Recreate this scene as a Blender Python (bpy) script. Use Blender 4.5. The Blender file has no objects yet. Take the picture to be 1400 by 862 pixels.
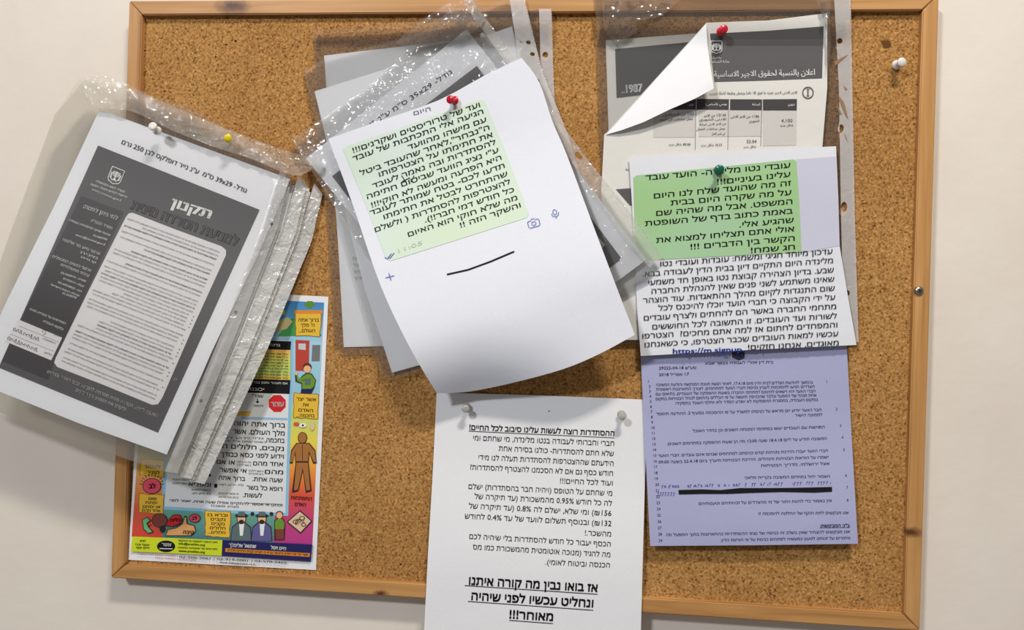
import bpy, bmesh, math, random, re
from mathutils import Vector, noise, Matrix
from mathutils.geometry import tessellate_polygon
random.seed(7)
S = bpy.context.scene
C = S.collection

# ---------------------------------------------------------------- camera
F = 1090.0
CAM = Vector((0.0911, -0.8832, -0.0168))
cd = bpy.data.cameras.new('camera'); cam = bpy.data.objects.new('camera', cd); C.objects.link(cam)
cam.location = CAM
rx, ry, rz = 1.5721, -0.0307, 0.096
cam.rotation_mode = 'XYZ'; cam.rotation_euler = (rx, ry, rz)
cd.sensor_width = 36; cd.lens = F / 1400 * 36; cd.clip_start = 0.01
S.camera = cam
ROT = Matrix.Rotation(rz, 3, 'Z') @ Matrix.Rotation(ry, 3, 'Y') @ Matrix.Rotation(rx, 3, 'X')

# ---------------------------------------------------------------- world and lights
w = bpy.data.worlds.new('world'); S.world = w; w.use_nodes = True
w.node_tree.nodes['Background'].inputs[0].default_value = (1.0, 0.965, 0.925, 1)
w.node_tree.nodes['Background'].inputs[1].default_value = 0.185


def area(name, loc, target, sx, sy, power, col):
    l = bpy.data.lights.new(name, 'AREA'); l.shape = 'RECTANGLE'; l.size = sx; l.size_y = sy
    l.energy = power; l.color = col
    o = bpy.data.objects.new(name, l); C.objects.link(o); o.location = loc
    o.rotation_euler = (Vector(target) - Vector(loc)).to_track_quat('-Z', 'Y').to_euler()
    return o


area('ceiling_lamp_near', (0.55, -1.35, 1.95), (0.1, 0, 0), 0.42, 0.16, 43, (1.0, 0.94, 0.84))
area('ceiling_lamp_far', (-1.65, -3.3, 2.0), (0, 0, 0), 0.42, 0.30, 74, (0.94, 0.97, 1.0))
S.view_settings.view_transform = 'Standard'; S.view_settings.look = 'None'
S.view_settings.gamma = 1; S.view_settings.use_curve_mapping = False
S.view_settings.exposure = 0.0
try:
    S.cycles.transparent_max_bounces = 32
except Exception:
    pass


# ---------------------------------------------------------------- helpers
def U(px, py, d):
    """point where the ray of photo pixel (px, py) meets the plane d metres in front of the wall"""
    v = ROT @ Vector(((px - 700) / F, -(py - 431) / F, -1.0))
    t = (-d - CAM.y) / v.y
    return CAM + v * t


def lin(c):
    return tuple(((x / 255) / 12.92 if x / 255 <= .04045 else ((x / 255 + .055) / 1.055) ** 2.4) for x in c) + (1,)


def sm(a, b, x):
    t = min(1, max(0, (x - a) / (b - a))); return t * t * (3 - 2 * t)


_m = {}


def flat(name, rgb, rough=0.7, spec=0.2):
    if name in _m: return _m[name]
    m = bpy.data.materials.new(name); m.use_nodes = True
    b = m.node_tree.nodes['Principled BSDF']
    nt = m.node_tree
    # tiny ink / fibre mottling
    n = nt.nodes.new('ShaderNodeTexNoise'); n.inputs['Scale'].default_value = 900
    tc = nt.nodes.new('ShaderNodeTexCoord'); nt.links.new(tc.outputs['Object'], n.inputs['Vector'])
    mx = nt.nodes.new('ShaderNodeMix'); mx.data_type = 'RGBA'
    c = lin(rgb)
    mx.inputs[6].default_value = tuple(x * .93 for x in c[:3]) + (1,)
    mx.inputs[7].default_value = tuple(min(1, x * 1.07) for x in c[:3]) + (1,)
    nt.links.new(n.outputs['Fac'], mx.inputs[0]); nt.links.new(mx.outputs[2], b.inputs['Base Color'])
    b.inputs['Roughness'].default_value = rough; b.inputs['Specular IOR Level'].default_value = spec
    _m[name] = m
    return m


def paper_mat(name, rgb, bump=0.12, scale=14):
    m = flat(name, rgb, .75, .15); nt = m.node_tree; b = nt.nodes['Principled BSDF']
    tc = nt.nodes.new('ShaderNodeTexCoord')
    n = nt.nodes.new('ShaderNodeTexNoise'); n.inputs['Scale'].default_value = scale; n.inputs['Detail'].default_value = 3
    nt.links.new(tc.outputs['Object'], n.inputs['Vector'])
    bp = nt.nodes.new('ShaderNodeBump'); bp.inputs['Strength'].default_value = bump; bp.inputs['Distance'].default_value = .01
    nt.links.new(n.outputs['Fac'], bp.inputs['Height']); nt.links.new(bp.outputs[0], b.inputs['Normal'])
    return m


def film_mat(name, haze=0.10, crinkle=0.5, scale=60, tint=(250, 249, 247), rough=0.10, folds=0.0, gloss=1.3):
    m = bpy.data.materials.new(name); m.use_nodes = True; nt = m.node_tree; nt.nodes.clear()
    N = nt.nodes.new; K = nt.links.new
    out = N('ShaderNodeOutputMaterial'); tr = N('ShaderNodeBsdfTransparent'); df = N('ShaderNodeBsdfDiffuse'); gl = N('ShaderNodeBsdfGlossy')
    tr.inputs[0].default_value = (.99, .988, .98, 1); df.inputs[0].default_value = lin(tint)
    gl.inputs['Roughness'].default_value = rough
    tc = N('ShaderNodeTexCoord')
    ns = N('ShaderNodeTexNoise'); ns.inputs['Scale'].default_value = scale; ns.inputs['Detail'].default_value = 3; ns.inputs['Distortion'].default_value = .8
    K(tc.outputs['Object'], ns.inputs['Vector'])
    h = ns.outputs['Fac']
    if folds:
        # sharp creases: ridged noise
        n2 = N('ShaderNodeTexNoise'); n2.inputs['Scale'].default_value = scale * .7; n2.inputs['Detail'].default_value = 2; n2.inputs['Distortion'].default_value = 1.5
        K(tc.outputs['Object'], n2.inputs['Vector'])
        s1 = N('ShaderNodeMath'); s1.operation = 'SUBTRACT'; s1.inputs[1].default_value = .5; K(n2.outputs['Fac'], s1.inputs[0])
        s2 = N('ShaderNodeMath'); s2.operation = 'ABSOLUTE'; K(s1.outputs[0], s2.inputs[0])
        s3 = N('ShaderNodeMath'); s3.operation = 'MULTIPLY_ADD'; s3.inputs[1].default_value = -folds; K(s2.outputs[0], s3.inputs[0]); K(h, s3.inputs[2]); h = s3.outputs[0]
    bp = N('ShaderNodeBump'); bp.inputs['Strength'].default_value = crinkle; bp.inputs['Distance'].default_value = .004
    K(h, bp.inputs['Height']); K(bp.outputs[0], gl.inputs['Normal']); K(bp.outputs[0], df.inputs['Normal'])
    fr = N('ShaderNodeFresnel'); fr.inputs[0].default_value = 1.5
    tl = N('ShaderNodeBsdfTranslucent'); tl.inputs[0].default_value = lin(tint)
    m0 = N('ShaderNodeMixShader'); m0.inputs[0].default_value = .35; K(df.outputs[0], m0.inputs[1]); K(tl.outputs[0], m0.inputs[2])
    m1 = N('ShaderNodeMixShader'); m1.inputs[0].default_value = haze; K(tr.outputs[0], m1.inputs[1]); K(m0.outputs[0], m1.inputs[2])
    sc = N('ShaderNodeMath'); sc.operation = 'MULTIPLY'; sc.inputs[1].default_value = gloss; K(fr.outputs[0], sc.inputs[0])
    m2 = N('ShaderNodeMixShader'); K(sc.outputs[0], m2.inputs[0]); K(m1.outputs[0], m2.inputs[1]); K(gl.outputs[0], m2.inputs[2])
    K(m2.outputs[0], out.inputs[0])
    return m


def thing(name, label, cat, loc=None, group=None):
    o = bpy.data.objects.new(name, None); C.objects.link(o); o.empty_display_size = .02
    if loc is not None: o.location = loc
    o['label'] = label; o['category'] = cat
    if group: o['group'] = group
    return o


def link_mesh(name, me, mat, parent=None, label=None, kind=None, smooth=True):
    o = bpy.data.objects.new(name, me); C.objects.link(o)
    if mat: me.materials.append(mat)
    if smooth:
        for p in me.polygons: p.use_smooth = True
    if parent is not None:
        o.parent = parent
        base = parent.location.copy() if parent.parent is None else Vector((0, 0, 0))
        root = parent
        while root.parent: root = root.parent
        me.transform(Matrix.Translation(-root.location))
    if label: o['label'] = label
    if kind: o['kind'] = kind
    return o


def mapped_mesh(loops, dfn, eps=0.0, cell=14, name='m', thick=0):
    """loops: outline (pixel coordinates) followed by holes; laid on the surface of depth dfn"""
    vs = [[Vector((p[0], p[1], 0)) for p in l] for l in loops]
    flatv = [v for l in vs for v in l]
    bm = bmesh.new(); bv = [bm.verts.new(v) for v in flatv]
    if len(vs) == 1: bm.faces.new(bv)
    else:
        for t in tessellate_polygon(vs):
            try: bm.faces.new([bv[i] for i in t])
            except ValueError: pass
    x0 = min(v.x for v in flatv); x1 = max(v.x for v in flatv); y0 = min(v.y for v in flatv); y1 = max(v.y for v in flatv)
    if cell:
        for a, b, ax in ((x0, x1, 0), (y0, y1, 1)):
            k = math.floor(a / cell) + 1
            while k * cell < b:
                co = Vector((k * cell, 0, 0)) if ax == 0 else Vector((0, k * cell, 0))
                no = Vector((1, 0, 0)) if ax == 0 else Vector((0, 1, 0))
                bmesh.ops.bisect_plane(bm, geom=bm.verts[:] + bm.edges[:] + bm.faces[:], plane_co=co, plane_no=no, dist=1e-4)
                k += 1
    for v in bm.verts:
        x, y = v.co.x, v.co.y
        v.co = U(x, y, dfn(x, y) + eps)
    bm.normal_update()
    for f in bm.faces:
        if f.normal.y > 0: f.normal_flip()
    if thick:
        rim = [(e.verts[0], e.verts[1], e.link_faces[0]) for e in bm.edges if len(e.link_faces) == 1]
        front = bm.faces[:]
        back = {v: bm.verts.new(v.co + Vector((0, thick, 0))) for v in bm.verts[:]}
        for f in front: bm.faces.new([back[v] for v in reversed(f.verts[:])])
        for a, b, f in rim:
            vs_ = f.verts[:]; i = vs_.index(a)
            if vs_[(i + 1) % len(vs_)] is b: a, b = b, a
            bm.faces.new((a, b, back[b], back[a]))
    me = bpy.data.meshes.new(name); bm.to_mesh(me); bm.free()
    if thick:
        me.set_sharp_from_angle(angle=math.radians(50))
    return me


def sheet(name, loops, dfn, mat, parent, cell=10, eps=0, thick=.00022, label=None, kind=None):
    if loops and not isinstance(loops[0][0], (tuple, list)): loops = [loops]
    me = mapped_mesh(loops, dfn, eps, cell, name, thick)
    return link_mesh(name, me, mat, parent, label, kind)


_glyph = {}


_gl = {}


def _contours(s):
    c = bpy.data.curves.new('t', 'FONT'); c.body = s; c.resolution_u = 2; c.fill_mode = 'NONE'
    o = bpy.data.objects.new('t', c); C.objects.link(o)
    dg = bpy.context.evaluated_depsgraph_get(); ev = o.evaluated_get(dg); me = ev.to_mesh()
    vs = [(v.co.x, v.co.y) for v in me.vertices]; es = [tuple(e.vertices) for e in me.edges]
    ev.to_mesh_clear(); bpy.data.objects.remove(o); bpy.data.curves.remove(c)
    return vs, es


def _fill(vs, es):
    """non-zero winding fill of directed closed contours by horizontal slabs"""
    nb = {}
    for a, b in es: nb.setdefault(a, []).append(b); nb.setdefault(b, []).append(a)
    seen = set(); segs = []
    for s0 in sorted(nb):
        if s0 in seen: continue
        loop = [s0]; seen.add(s0); cur = s0
        while True:
            # keep the index order of the contour: it carries its direction
            nx = [n for n in nb[cur] if n not in seen]
            if not nx: break
            cur = (cur + 1) if (cur + 1) in nx else min(nx); loop.append(cur); seen.add(cur)
        for i in range(len(loop)): segs.append((vs[loop[i]], vs[loop[(i + 1) % len(loop)]]))
    segs = [(a, b) for a, b in segs if abs(a[1] - b[1]) > 1e-5]
    ys = {round(p[1], 5) for s_ in segs for p in s_}
    for i in range(len(segs)):
        (ax, ay), (bx, by) = segs[i]
        for j in range(i):
            (cx, cy), (dx, dy) = segs[j]
            if max(ax, bx) < min(cx, dx) or max(cx, dx) < min(ax, bx) or max(ay, by) < min(cy, dy) or max(cy, dy) < min(ay, by): continue
            den = (bx - ax) * (dy - cy) - (by - ay) * (dx - cx)
            if abs(den) < 1e-12: continue
            t = ((cx - ax) * (dy - cy) - (cy - ay) * (dx - cx)) / den; u = ((cx - ax) * (by - ay) - (cy - ay) * (bx - ax)) / den
            if 0 < t < 1 and 0 < u < 1: ys.add(round(ay + t * (by - ay), 5))
    ys = sorted(ys); ys = [y for i, y in enumerate(ys) if i == 0 or y - ys[i - 1] > 2e-4]
    V = []; Fc = []
    for y0, y1 in zip(ys, ys[1:]):
        ym = (y0 + y1) / 2; cr = []
        for a, b in segs:
            if min(a[1], b[1]) < ym < max(a[1], b[1]):
                f = lambda y: a[0] + (b[0] - a[0]) * min(1, max(0, (y - a[1]) / (b[1] - a[1])))
                cr.append((f(ym), f(y0), f(y1), 1 if b[1] > a[1] else -1))
        cr.sort(); wn = 0; st = None
        for c_ in cr:
            if wn == 0: st = c_
            wn += c_[3]
            if wn == 0 and st:
                n = len(V); V += [(st[1], y0), (c_[1], y0), (c_[2], y1), (st[2], y1)]; Fc.append((n, n + 1, n + 2, n + 3))
    return V, Fc, [s_ for s_ in segs]


_bar = None


def glyph(ch):
    global _bar
    if ch in _gl: return _gl[ch]
    if _bar is None: _bar = max(v[0] for v in _contours('|')[0])
    adv = max(v[0] for v in _contours(ch + '|')[0]) - _bar
    if ch == ' ': _gl[ch] = ([], [], adv); return _gl[ch]
    vs, es = _contours(ch); V, Fc, _ = _fill(vs, es)
    _gl[ch] = (V, Fc, adv); return _gl[ch]


def text_mesh(s, bold):
    k = (s, bold)
    if k in _glyph: return _glyph[k]
    if isinstance(bold, tuple): sh = [(0, bold[1]), (0, -bold[1])] if not bold[0] else [(a, b) for a in (bold[0], -bold[0]) for b in (bold[1], -bold[1])]
    elif bold > 0: sh = [(bold, bold * .6), (-bold, bold * .6), (bold, -bold * .6), (-bold, -bold * .6)]
    else: sh = [(0, 0)]
    vs = []; fs = []; x = 0
    for ch in s:
        V, Fc, adv = glyph(ch)
        for dx, dy in sh:
            n = len(vs); vs += [(a + x + dx, b + dy) for a, b in V]; fs += [tuple(i + n for i in f) for f in Fc]
        x += adv
    _glyph[k] = (vs, fs); return _glyph[k]


LTR = re.compile(r'[0-9A-Za-z][0-9A-Za-z.%:/,\-]*[0-9A-Za-z%]|[0-9A-Za-z]')
SW = {'(': ')', ')': '('}
AR = {'ا': (0xfe8d, 0xfe8e), 'ب': (0xfe8f, 0xfe90, 0xfe91, 0xfe92), 'ة': (0xfe93, 0xfe94), 'ت': (0xfe95, 0xfe96, 0xfe97, 0xfe98),
      'ج': (0xfe9d, 0xfe9e, 0xfe9f, 0xfea0), 'ح': (0xfea1, 0xfea2, 0xfea3, 0xfea4), 'د': (0xfea9, 0xfeaa), 'ر': (0xfead, 0xfeae),
      'ز': (0xfeaf, 0xfeb0), 'س': (0xfeb1, 0xfeb2, 0xfeb3, 0xfeb4), 'ش': (0xfeb5, 0xfeb6, 0xfeb7, 0xfeb8), 'ص': (0xfeb9, 0xfeba, 0xfebb, 0xfebc),
      'ع': (0xfec9, 0xfeca, 0xfecb, 0xfecc), 'ظ': (0xfec5, 0xfec6, 0xfec7, 0xfec8), 'ف': (0xfed1, 0xfed2, 0xfed3, 0xfed4),
      'ق': (0xfed5, 0xfed6, 0xfed7, 0xfed8), 'ك': (0xfed9, 0xfeda, 0xfedb, 0xfedc), 'ل': (0xfedd, 0xfede, 0xfedf, 0xfee0),
      'م': (0xfee1, 0xfee2, 0xfee3, 0xfee4), 'ن': (0xfee5, 0xfee6, 0xfee7, 0xfee8), 'ه': (0xfee9, 0xfeea, 0xfeeb, 0xfeec),
      'و': (0xfeed, 0xfeee), 'ى': (0xfeef, 0xfef0), 'ي': (0xfef1, 0xfef2, 0xfef3, 0xfef4), 'ئ': (0xfe89, 0xfe8a, 0xfe8b, 0xfe8c)}


def shape_arabic(s):
    out = []; i = 0
    while i < len(s):
        ch = s[i]
        if ch in AR:
            prev = i > 0 and s[i - 1] in AR and len(AR[s[i - 1]]) == 4
            if ch == 'ل' and i + 1 < len(s) and s[i + 1] == 'ا':
                out.append(chr(0xfefc if prev else 0xfefb)); i += 2; continue
            nxt = i + 1 < len(s) and s[i + 1] in AR and len(AR[ch]) == 4
            f = AR[ch]
            out.append(chr(f[3] if prev and nxt else f[1] if prev else f[2] if nxt else f[0]))
        else: out.append(ch)
        i += 1
    return ''.join(out)


def vis(s):
    """logical right-to-left string -> the order it is seen in"""
    if not re.search('[\u0590-\u06ff]', s): return s
    s = shape_arabic(s)
    runs = [(m.start(), m.end()) for m in LTR.finditer(s)]
    t = list(s)
    for a, b in runs: t[a:b] = t[a:b][::-1]
    t.reverse()
    keep = set()
    return ''.join(SW.get(c, c) for c in t)


class Ink:
    """collects print (letters, rules, shapes) that lies on one sheet and links it as one part"""

    def __init__(s, dfn, eps=.0004): s.v = []; s.f = []; s.d = dfn; s.eps = eps

    def text(s, t, L, R, h, bold=0.0, up=None):
        vs, fs = text_mesh(vis(t), bold)
        if not vs: return
        x0 = min(v[0] for v in vs); x1 = max(v[0] for v in vs)
        L = Vector(L); R = Vector(R); ax = (R - L) / (x1 - x0)
        u = Vector(up).normalized() if up else Vector(((R - L).y, -(R - L).x)).normalized()
        u *= h / .592; n = len(s.v)
        for x, y in vs:
            p = L + ax * (x - x0) + u * y
            s.v.append(U(p.x, p.y, s.d(p.x, p.y) + s.eps))
        s.f += [tuple(i + n for i in f) for f in fs]

    def num(s, t, p, h, bold=.004):
        vs, fs = text_mesh(t, bold); w_ = max(v[0] for v in vs) - min(v[0] for v in vs)
        s.text(t, p, (p[0] + w_ * h / .68, p[1]), h * .87, bold)

    def poly(s, pts, cell=9):
        me = mapped_mesh([pts], s.d, s.eps, cell); n = len(s.v)
        s.v += [v.co.copy() for v in me.vertices]; s.f += [tuple(i + n for i in p.vertices) for p in me.polygons]
        bpy.data.meshes.remove(me)

    def line(s, pts, wd):
        n0 = len(s.v); pts = [Vector(p) for p in pts]; m = len(pts)
        for i, p in enumerate(pts):
            t = (pts[min(i + 1, m - 1)] - pts[max(i - 1, 0)]).normalized(); q = Vector((-t.y, t.x)) * wd / 2
            for r in (p + q, p - q): s.v.append(U(r.x, r.y, s.d(r.x, r.y) + s.eps))
        s.f += [(n0 + 2 * i, n0 + 2 * i + 1, n0 + 2 * i + 3, n0 + 2 * i + 2) for i in range(m - 1)]

    def disc(s, c, a, b=None, n=14, rot=0):
        b = b or a
        s.poly([(c[0] + a * math.cos(k) * math.cos(rot) - b * math.sin(k) * math.sin(rot), c[1] + a * math.cos(k) * math.sin(rot) + b * math.sin(k) * math.cos(rot)) for k in [2 * math.pi * i / n for i in range(n)]], 0)

    def done(s, name, mat, parent, label=None, kind=None):
        if not s.v: return
        me = bpy.data.meshes.new(name); me.from_pydata(s.v, [], s.f); me.update()
        flip = [p for p in me.polygons if p.normal.y > 0]
        for p in flip: p.flip()
        return link_mesh(name, me, mat, parent, label, kind, smooth=False)


def bil(q, s, t):
    """point of quad q (TL, TR, BR, BL) at s across, t down"""
    a = Vector(q[0]).lerp(Vector(q[1]), s); b = Vector(q[3]).lerp(Vector(q[2]), s); return a.lerp(b, t)


def dense(pts, step=12):
    out = []
    for i, p in enumerate(pts):
        a = Vector(p); b = Vector(pts[(i + 1) % len(pts)]); n = max(1, int((b - a).length / step))
        out += [tuple(a.lerp(b, k / n)) for k in range(n)]
    return out


def nz(x, y, sc, seed=0):
    return noise.noise(Vector((x / sc, y / sc, seed)))


def smooth_path(pts, n=6):
    out = []; m = len(pts)
    for i in range(m - 1):
        p0, p1, p2, p3 = [Vector(pts[max(0, min(m - 1, i + k))]) for k in (-1, 0, 1, 2)]
        for j in range(n):
            t = j / n
            out.append(tuple(.5 * ((2 * p1) + (p2 - p0) * t + (2 * p0 - 5 * p1 + 4 * p2 - p3) * t * t + (3 * p1 - p0 - 3 * p2 + p3) * t ** 3)))
    out.append(tuple(pts[-1])); return out


def emblem(ink, c, w, h, rot=0):
    """shield outline with a seven-branched lampstand and two olive twigs"""
    def P(x, y):
        x *= w / 2; y *= h / 2
        return (c[0] + x * math.cos(rot) - y * math.sin(rot), c[1] + x * math.sin(rot) + y * math.cos(rot))
    lw = w * .06
    ink.line([P(*p) for p in ((-1, -1), (1, -1), (1, .45), (.8, .75), (0, 1), (-.8, .75), (-1, .45), (-1, -1), (-.9, -1))], lw)
    for r in (.18, .36, .54):
        ink.line([P(r * math.cos(a), -.55 + r * 1.15 * math.sin(a)) for a in [math.pi * k / 10 for k in range(11)]], lw)
    ink.line([P(0, -.6), P(0, .5)], lw * 1.3); ink.line([P(-.28, .5), P(.28, .5)], lw * 1.5); ink.line([P(-.18, .36), P(.18, .36)], lw)
    for sgn in (-1, 1):
        ink.line([P(sgn * x, y) for x, y in ((.25, .62), (.55, .45), (.72, .1), (.74, -.35))], lw)
        for y in (.35, .1, -.15):
            ink.line([P(sgn * .62, y + .05), P(sgn * .82, y - .1)], lw); ink.line([P(sgn * .68, y), P(sgn * .5, y - .12)], lw)


# ---------------------------------------------------------------- materials of the setting
def mat_wall():
    m = bpy.data.materials.new('painted_plaster'); m.use_nodes = True; nt = m.node_tree; b = nt.nodes['Principled BSDF']
    tc = nt.nodes.new('ShaderNodeTexCoord'); n = nt.nodes.new('ShaderNodeTexNoise'); n.inputs['Scale'].default_value = 7; n.inputs['Detail'].default_value = 6
    nt.links.new(tc.outputs['Object'], n.inputs['Vector'])
    cr = nt.nodes.new('ShaderNodeValToRGB'); cr.color_ramp.elements[0].color = lin((226, 215, 204)); cr.color_ramp.elements[1].color = lin((232, 223, 212))
    cr.color_ramp.elements[0].position = .35; cr.color_ramp.elements[1].position = .7
    nt.links.new(n.outputs['Fac'], cr.inputs[0]); nt.links.new(cr.outputs[0], b.inputs['Base Color'])
    n2 = nt.nodes.new('ShaderNodeTexNoise'); n2.inputs['Scale'].default_value = 45; n2.inputs['Detail'].default_value = 5; nt.links.new(tc.outputs['Object'], n2.inputs['Vector'])
    bp = nt.nodes.new('ShaderNodeBump'); bp.inputs['Strength'].default_value = .12; bp.inputs['Distance'].default_value = .004
    nt.links.new(n2.outputs['Fac'], bp.inputs['Height']); nt.links.new(bp.outputs[0], b.inputs['Normal'])
    b.inputs['Roughness'].default_value = .6; b.inputs['Specular IOR Level'].default_value = .3
    return m


def mat_cork():
    m = bpy.data.materials.new('cork'); m.use_nodes = True; nt = m.node_tree; b = nt.nodes['Principled BSDF']; N = nt.nodes.new; K = nt.links.new
    tc = N('ShaderNodeTexCoord')
    n0 = N('ShaderNodeTexNoise'); n0.inputs['Scale'].default_value = 420; n0.inputs['Detail'].default_value = 4; n0.inputs['Roughness'].default_value = .62
    vo = N('ShaderNodeTexVoronoi'); vo.inputs['Scale'].default_value = 520; vo.inputs['Randomness'].default_value = 1
    n2 = N('ShaderNodeTexNoise'); n2.inputs['Scale'].default_value = 9; n2.inputs['Detail'].default_value = 3
    for n in (n0, vo, n2): K(tc.outputs['Object'], n.inputs['Vector'])
    cr = N('ShaderNodeValToRGB'); e = cr.color_ramp.elements
    e[0].position = .30; e[0].color = lin((112, 76, 36)); e[1].position = .72; e[1].color = lin((208, 168, 114))
    x = e.new(.42); x.color = lin((168, 122, 68)); x = e.new(.56); x.color = lin((190, 142, 86))
    K(n0.outputs['Fac'], cr.inputs[0])
    sp = N('ShaderNodeSeparateColor'); K(vo.outputs['Color'], sp.inputs[0])
    r2 = N('ShaderNodeValToRGB'); e = r2.color_ramp.elements
    e[0].position = 0; e[0].color = (.34, .26, .18, 1); e[1].position = .16; e[1].color = (.93, .92, .9, 1); x = e.new(.88); x.color = (1, 1, 1, 1); x = e.new(.97); x.color = (1.35, 1.3, 1.2, 1)
    K(sp.outputs[0], r2.inputs[0])
    mu = N('ShaderNodeMix'); mu.data_type = 'RGBA'; mu.blend_type = 'MULTIPLY'; mu.inputs[0].default_value = .85
    K(cr.outputs[0], mu.inputs[6]); K(r2.outputs[0], mu.inputs[7])
    r3 = N('ShaderNodeValToRGB'); r3.color_ramp.elements[0].position = .3; r3.color_ramp.elements[0].color = (.84, .80, .74, 1); r3.color_ramp.elements[1].position = .7; r3.color_ramp.elements[1].color = (1.02, 1.02, 1.02, 1)
    K(n2.outputs['Fac'], r3.inputs[0])
    m3 = N('ShaderNodeMix'); m3.data_type = 'RGBA'; m3.blend_type = 'MULTIPLY'; m3.inputs[0].default_value = 1
    K(mu.outputs[2], m3.inputs[6]); K(r3.outputs[0], m3.inputs[7]); K(m3.outputs[2], b.inputs['Base Color'])
    bp = N('ShaderNodeBump'); bp.inputs['Strength'].default_value = .5; bp.inputs['Distance'].default_value = .0008
    K(n0.outputs['Fac'], bp.inputs['Height']); K(bp.outputs[0], b.inputs['Normal'])
    b.inputs['Roughness'].default_value = .85; b.inputs['Specular IOR Level'].default_value = .15
    return m


def mat_wood(name, vertical, knots, seed):
    m = bpy.data.materials.new(name); m.use_nodes = True; nt = m.node_tree; b = nt.nodes['Principled BSDF']; N = nt.nodes.new; K = nt.links.new
    tc = N('ShaderNodeTexCoord')
    mp = N('ShaderNodeMapping'); mp.inputs['Scale'].default_value = (70, 70, 3) if vertical else (3, 70, 70); mp.inputs['Location'].default_value = (seed, seed, seed)
    K(tc.outputs['Object'], mp.inputs[0])
    n = N('ShaderNodeTexNoise'); n.inputs['Scale'].default_value = 1.6; n.inputs['Detail'].default_value = 5; n.inputs['Distortion'].default_value = .6; K(mp.outputs[0], n.inputs['Vector'])
    cr = N('ShaderNodeValToRGB'); e = cr.color_ramp.elements
    e[0].position = .3; e[0].color = lin((168, 118, 68)); e[1].position = .72; e[1].color = lin((208, 158, 102)); x = e.new(.5); x.color = lin((190, 140, 84))
    K(n.outputs['Fac'], cr.inputs[0]); last = cr.outputs[0]
    for (kx, kz, sx, sz) in knots:
        sub = N('ShaderNodeVectorMath'); sub.operation = 'SUBTRACT'; sub.inputs[1].default_value = (kx, 0, kz)
        K(tc.outputs['Object'], sub.inputs[0])
        mul = N('ShaderNodeVectorMath'); mul.operation = 'MULTIPLY'; mul.inputs[1].default_value = (1 / sx, 0, 1 / sz); K(sub.outputs[0], mul.inputs[0])
        nn = N('ShaderNodeTexNoise'); nn.inputs['Scale'].default_value = 90; K(tc.outputs['Object'], nn.inputs['Vector'])
        ln = N('ShaderNodeVectorMath'); ln.operation = 'LENGTH'; K(mul.outputs[0], ln.inputs[0])
        am = N('ShaderNodeMath'); am.operation = 'MULTIPLY_ADD'; am.inputs[1].default_value = .8; K(nn.outputs['Fac'], am.inputs[0]); K(ln.outputs['Value'], am.inputs[2])
        r = N('ShaderNodeValToRGB'); e = r.color_ramp.elements
        e[0].position = .75; e[0].color = lin((84, 50, 34)); e[1].position = 1.0; e[1].color = (1, 1, 1, 1)
        mr = N('ShaderNodeMapRange'); mr.inputs[1].default_value = .7; mr.inputs[2].default_value = 1.5; mr.inputs[3].default_value = 1; mr.inputs[4].default_value = 0
        K(am.outputs[0], mr.inputs[0])
        mx = N('ShaderNodeMix'); mx.data_type = 'RGBA'; K(mr.outputs[0], mx.inputs[0]); K(last, mx.inputs[6]); mx.inputs[7].default_value = lin((92, 54, 34)); last = mx.outputs[2]
    K(last, b.inputs['Base Color'])
    bp = N('ShaderNodeBump'); bp.inputs['Strength'].default_value = .15; bp.inputs['Distance'].default_value = .001
    K(n.outputs['Fac'], bp.inputs['Height']); K(bp.outputs[0], b.inputs['Normal'])
    b.inputs['Roughness'].default_value = .45; b.inputs['Specular IOR Level'].default_value = .35
    return m


# ---------------------------------------------------------------- wall
def box_mesh(name, x0, x1, y0, y1, z0, z1, bevel=0):
    bm = bmesh.new(); bmesh.ops.create_cube(bm, size=1)
    for v in bm.verts: v.co = Vector((x0 if v.co.x < 0 else x1, y0 if v.co.y < 0 else y1, z0 if v.co.z < 0 else z1))
    if bevel: bmesh.ops.bevel(bm, geom=bm.edges[:], offset=bevel, segments=2, affect='EDGES')
    me = bpy.data.meshes.new(name); bm.to_mesh(me); bm.free(); return me


wall = link_mesh('wall_back', box_mesh('wall_back', -2.2, 2.4, 0, .12, -1.3, 1.4), mat_wall(), smooth=False); wall['kind'] = 'structure'

# ---------------------------------------------------------------- cork board
HW, HH, RW = .425, .313, .0165
board = thing('cork_board', 'large cork notice board in a varnished pine frame, screwed to the wall', 'notice board', (0, 0, -HH - RW))
D_CORK, D_RAIL = .0150, .0220
link_mesh('cork_sheet', box_mesh('cork_sheet', -HW - .004, HW + .004, -D_CORK, -.004, -HH - .004, HH + .004), mat_cork(), board, smooth=False)


def rail(side):
    a, b, c, d = -HW, HW, -HH, HH; w = RW
    q = {'top': [(a - w, d + w), (b + w, d + w), (b, d), (a, d)], 'bottom': [(a - w, c - w), (a, c), (b, c), (b + w, c - w)],
         'left': [(a - w, d + w), (a, d), (a, c), (a - w, c - w)], 'right': [(b + w, d + w), (b + w, c - w), (b, c), (b, d)]}[side]
    cx = sum(p[0] for p in q) / 4; cz = sum(p[1] for p in q) / 4
    k = .9988
    bm = bmesh.new(); lo = []; hi = []
    for p in q:
        X = p[0] + (.0003 if p[0] < cx else -.0003); Z = p[1] + (.0003 if p[1] < cz else -.0003)
        lo.append(bm.verts.new((X, -.001, Z))); hi.append(bm.verts.new((X, -D_RAIL, Z)))
    bm.faces.new(hi); bm.faces.new(lo[::-1])
    for i in range(4):
        j = (i + 1) % 4; bm.faces.new((hi[i], lo[i], lo[j], hi[j]))
    bmesh.ops.recalc_face_normals(bm, faces=bm.faces[:])
    bmesh.ops.bevel(bm, geom=bm.edges[:], offset=.0011, segments=3, affect='EDGES')
    me = bpy.data.meshes.new('frame_rail'); bm.to_mesh(me); bm.free(); return me


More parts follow.
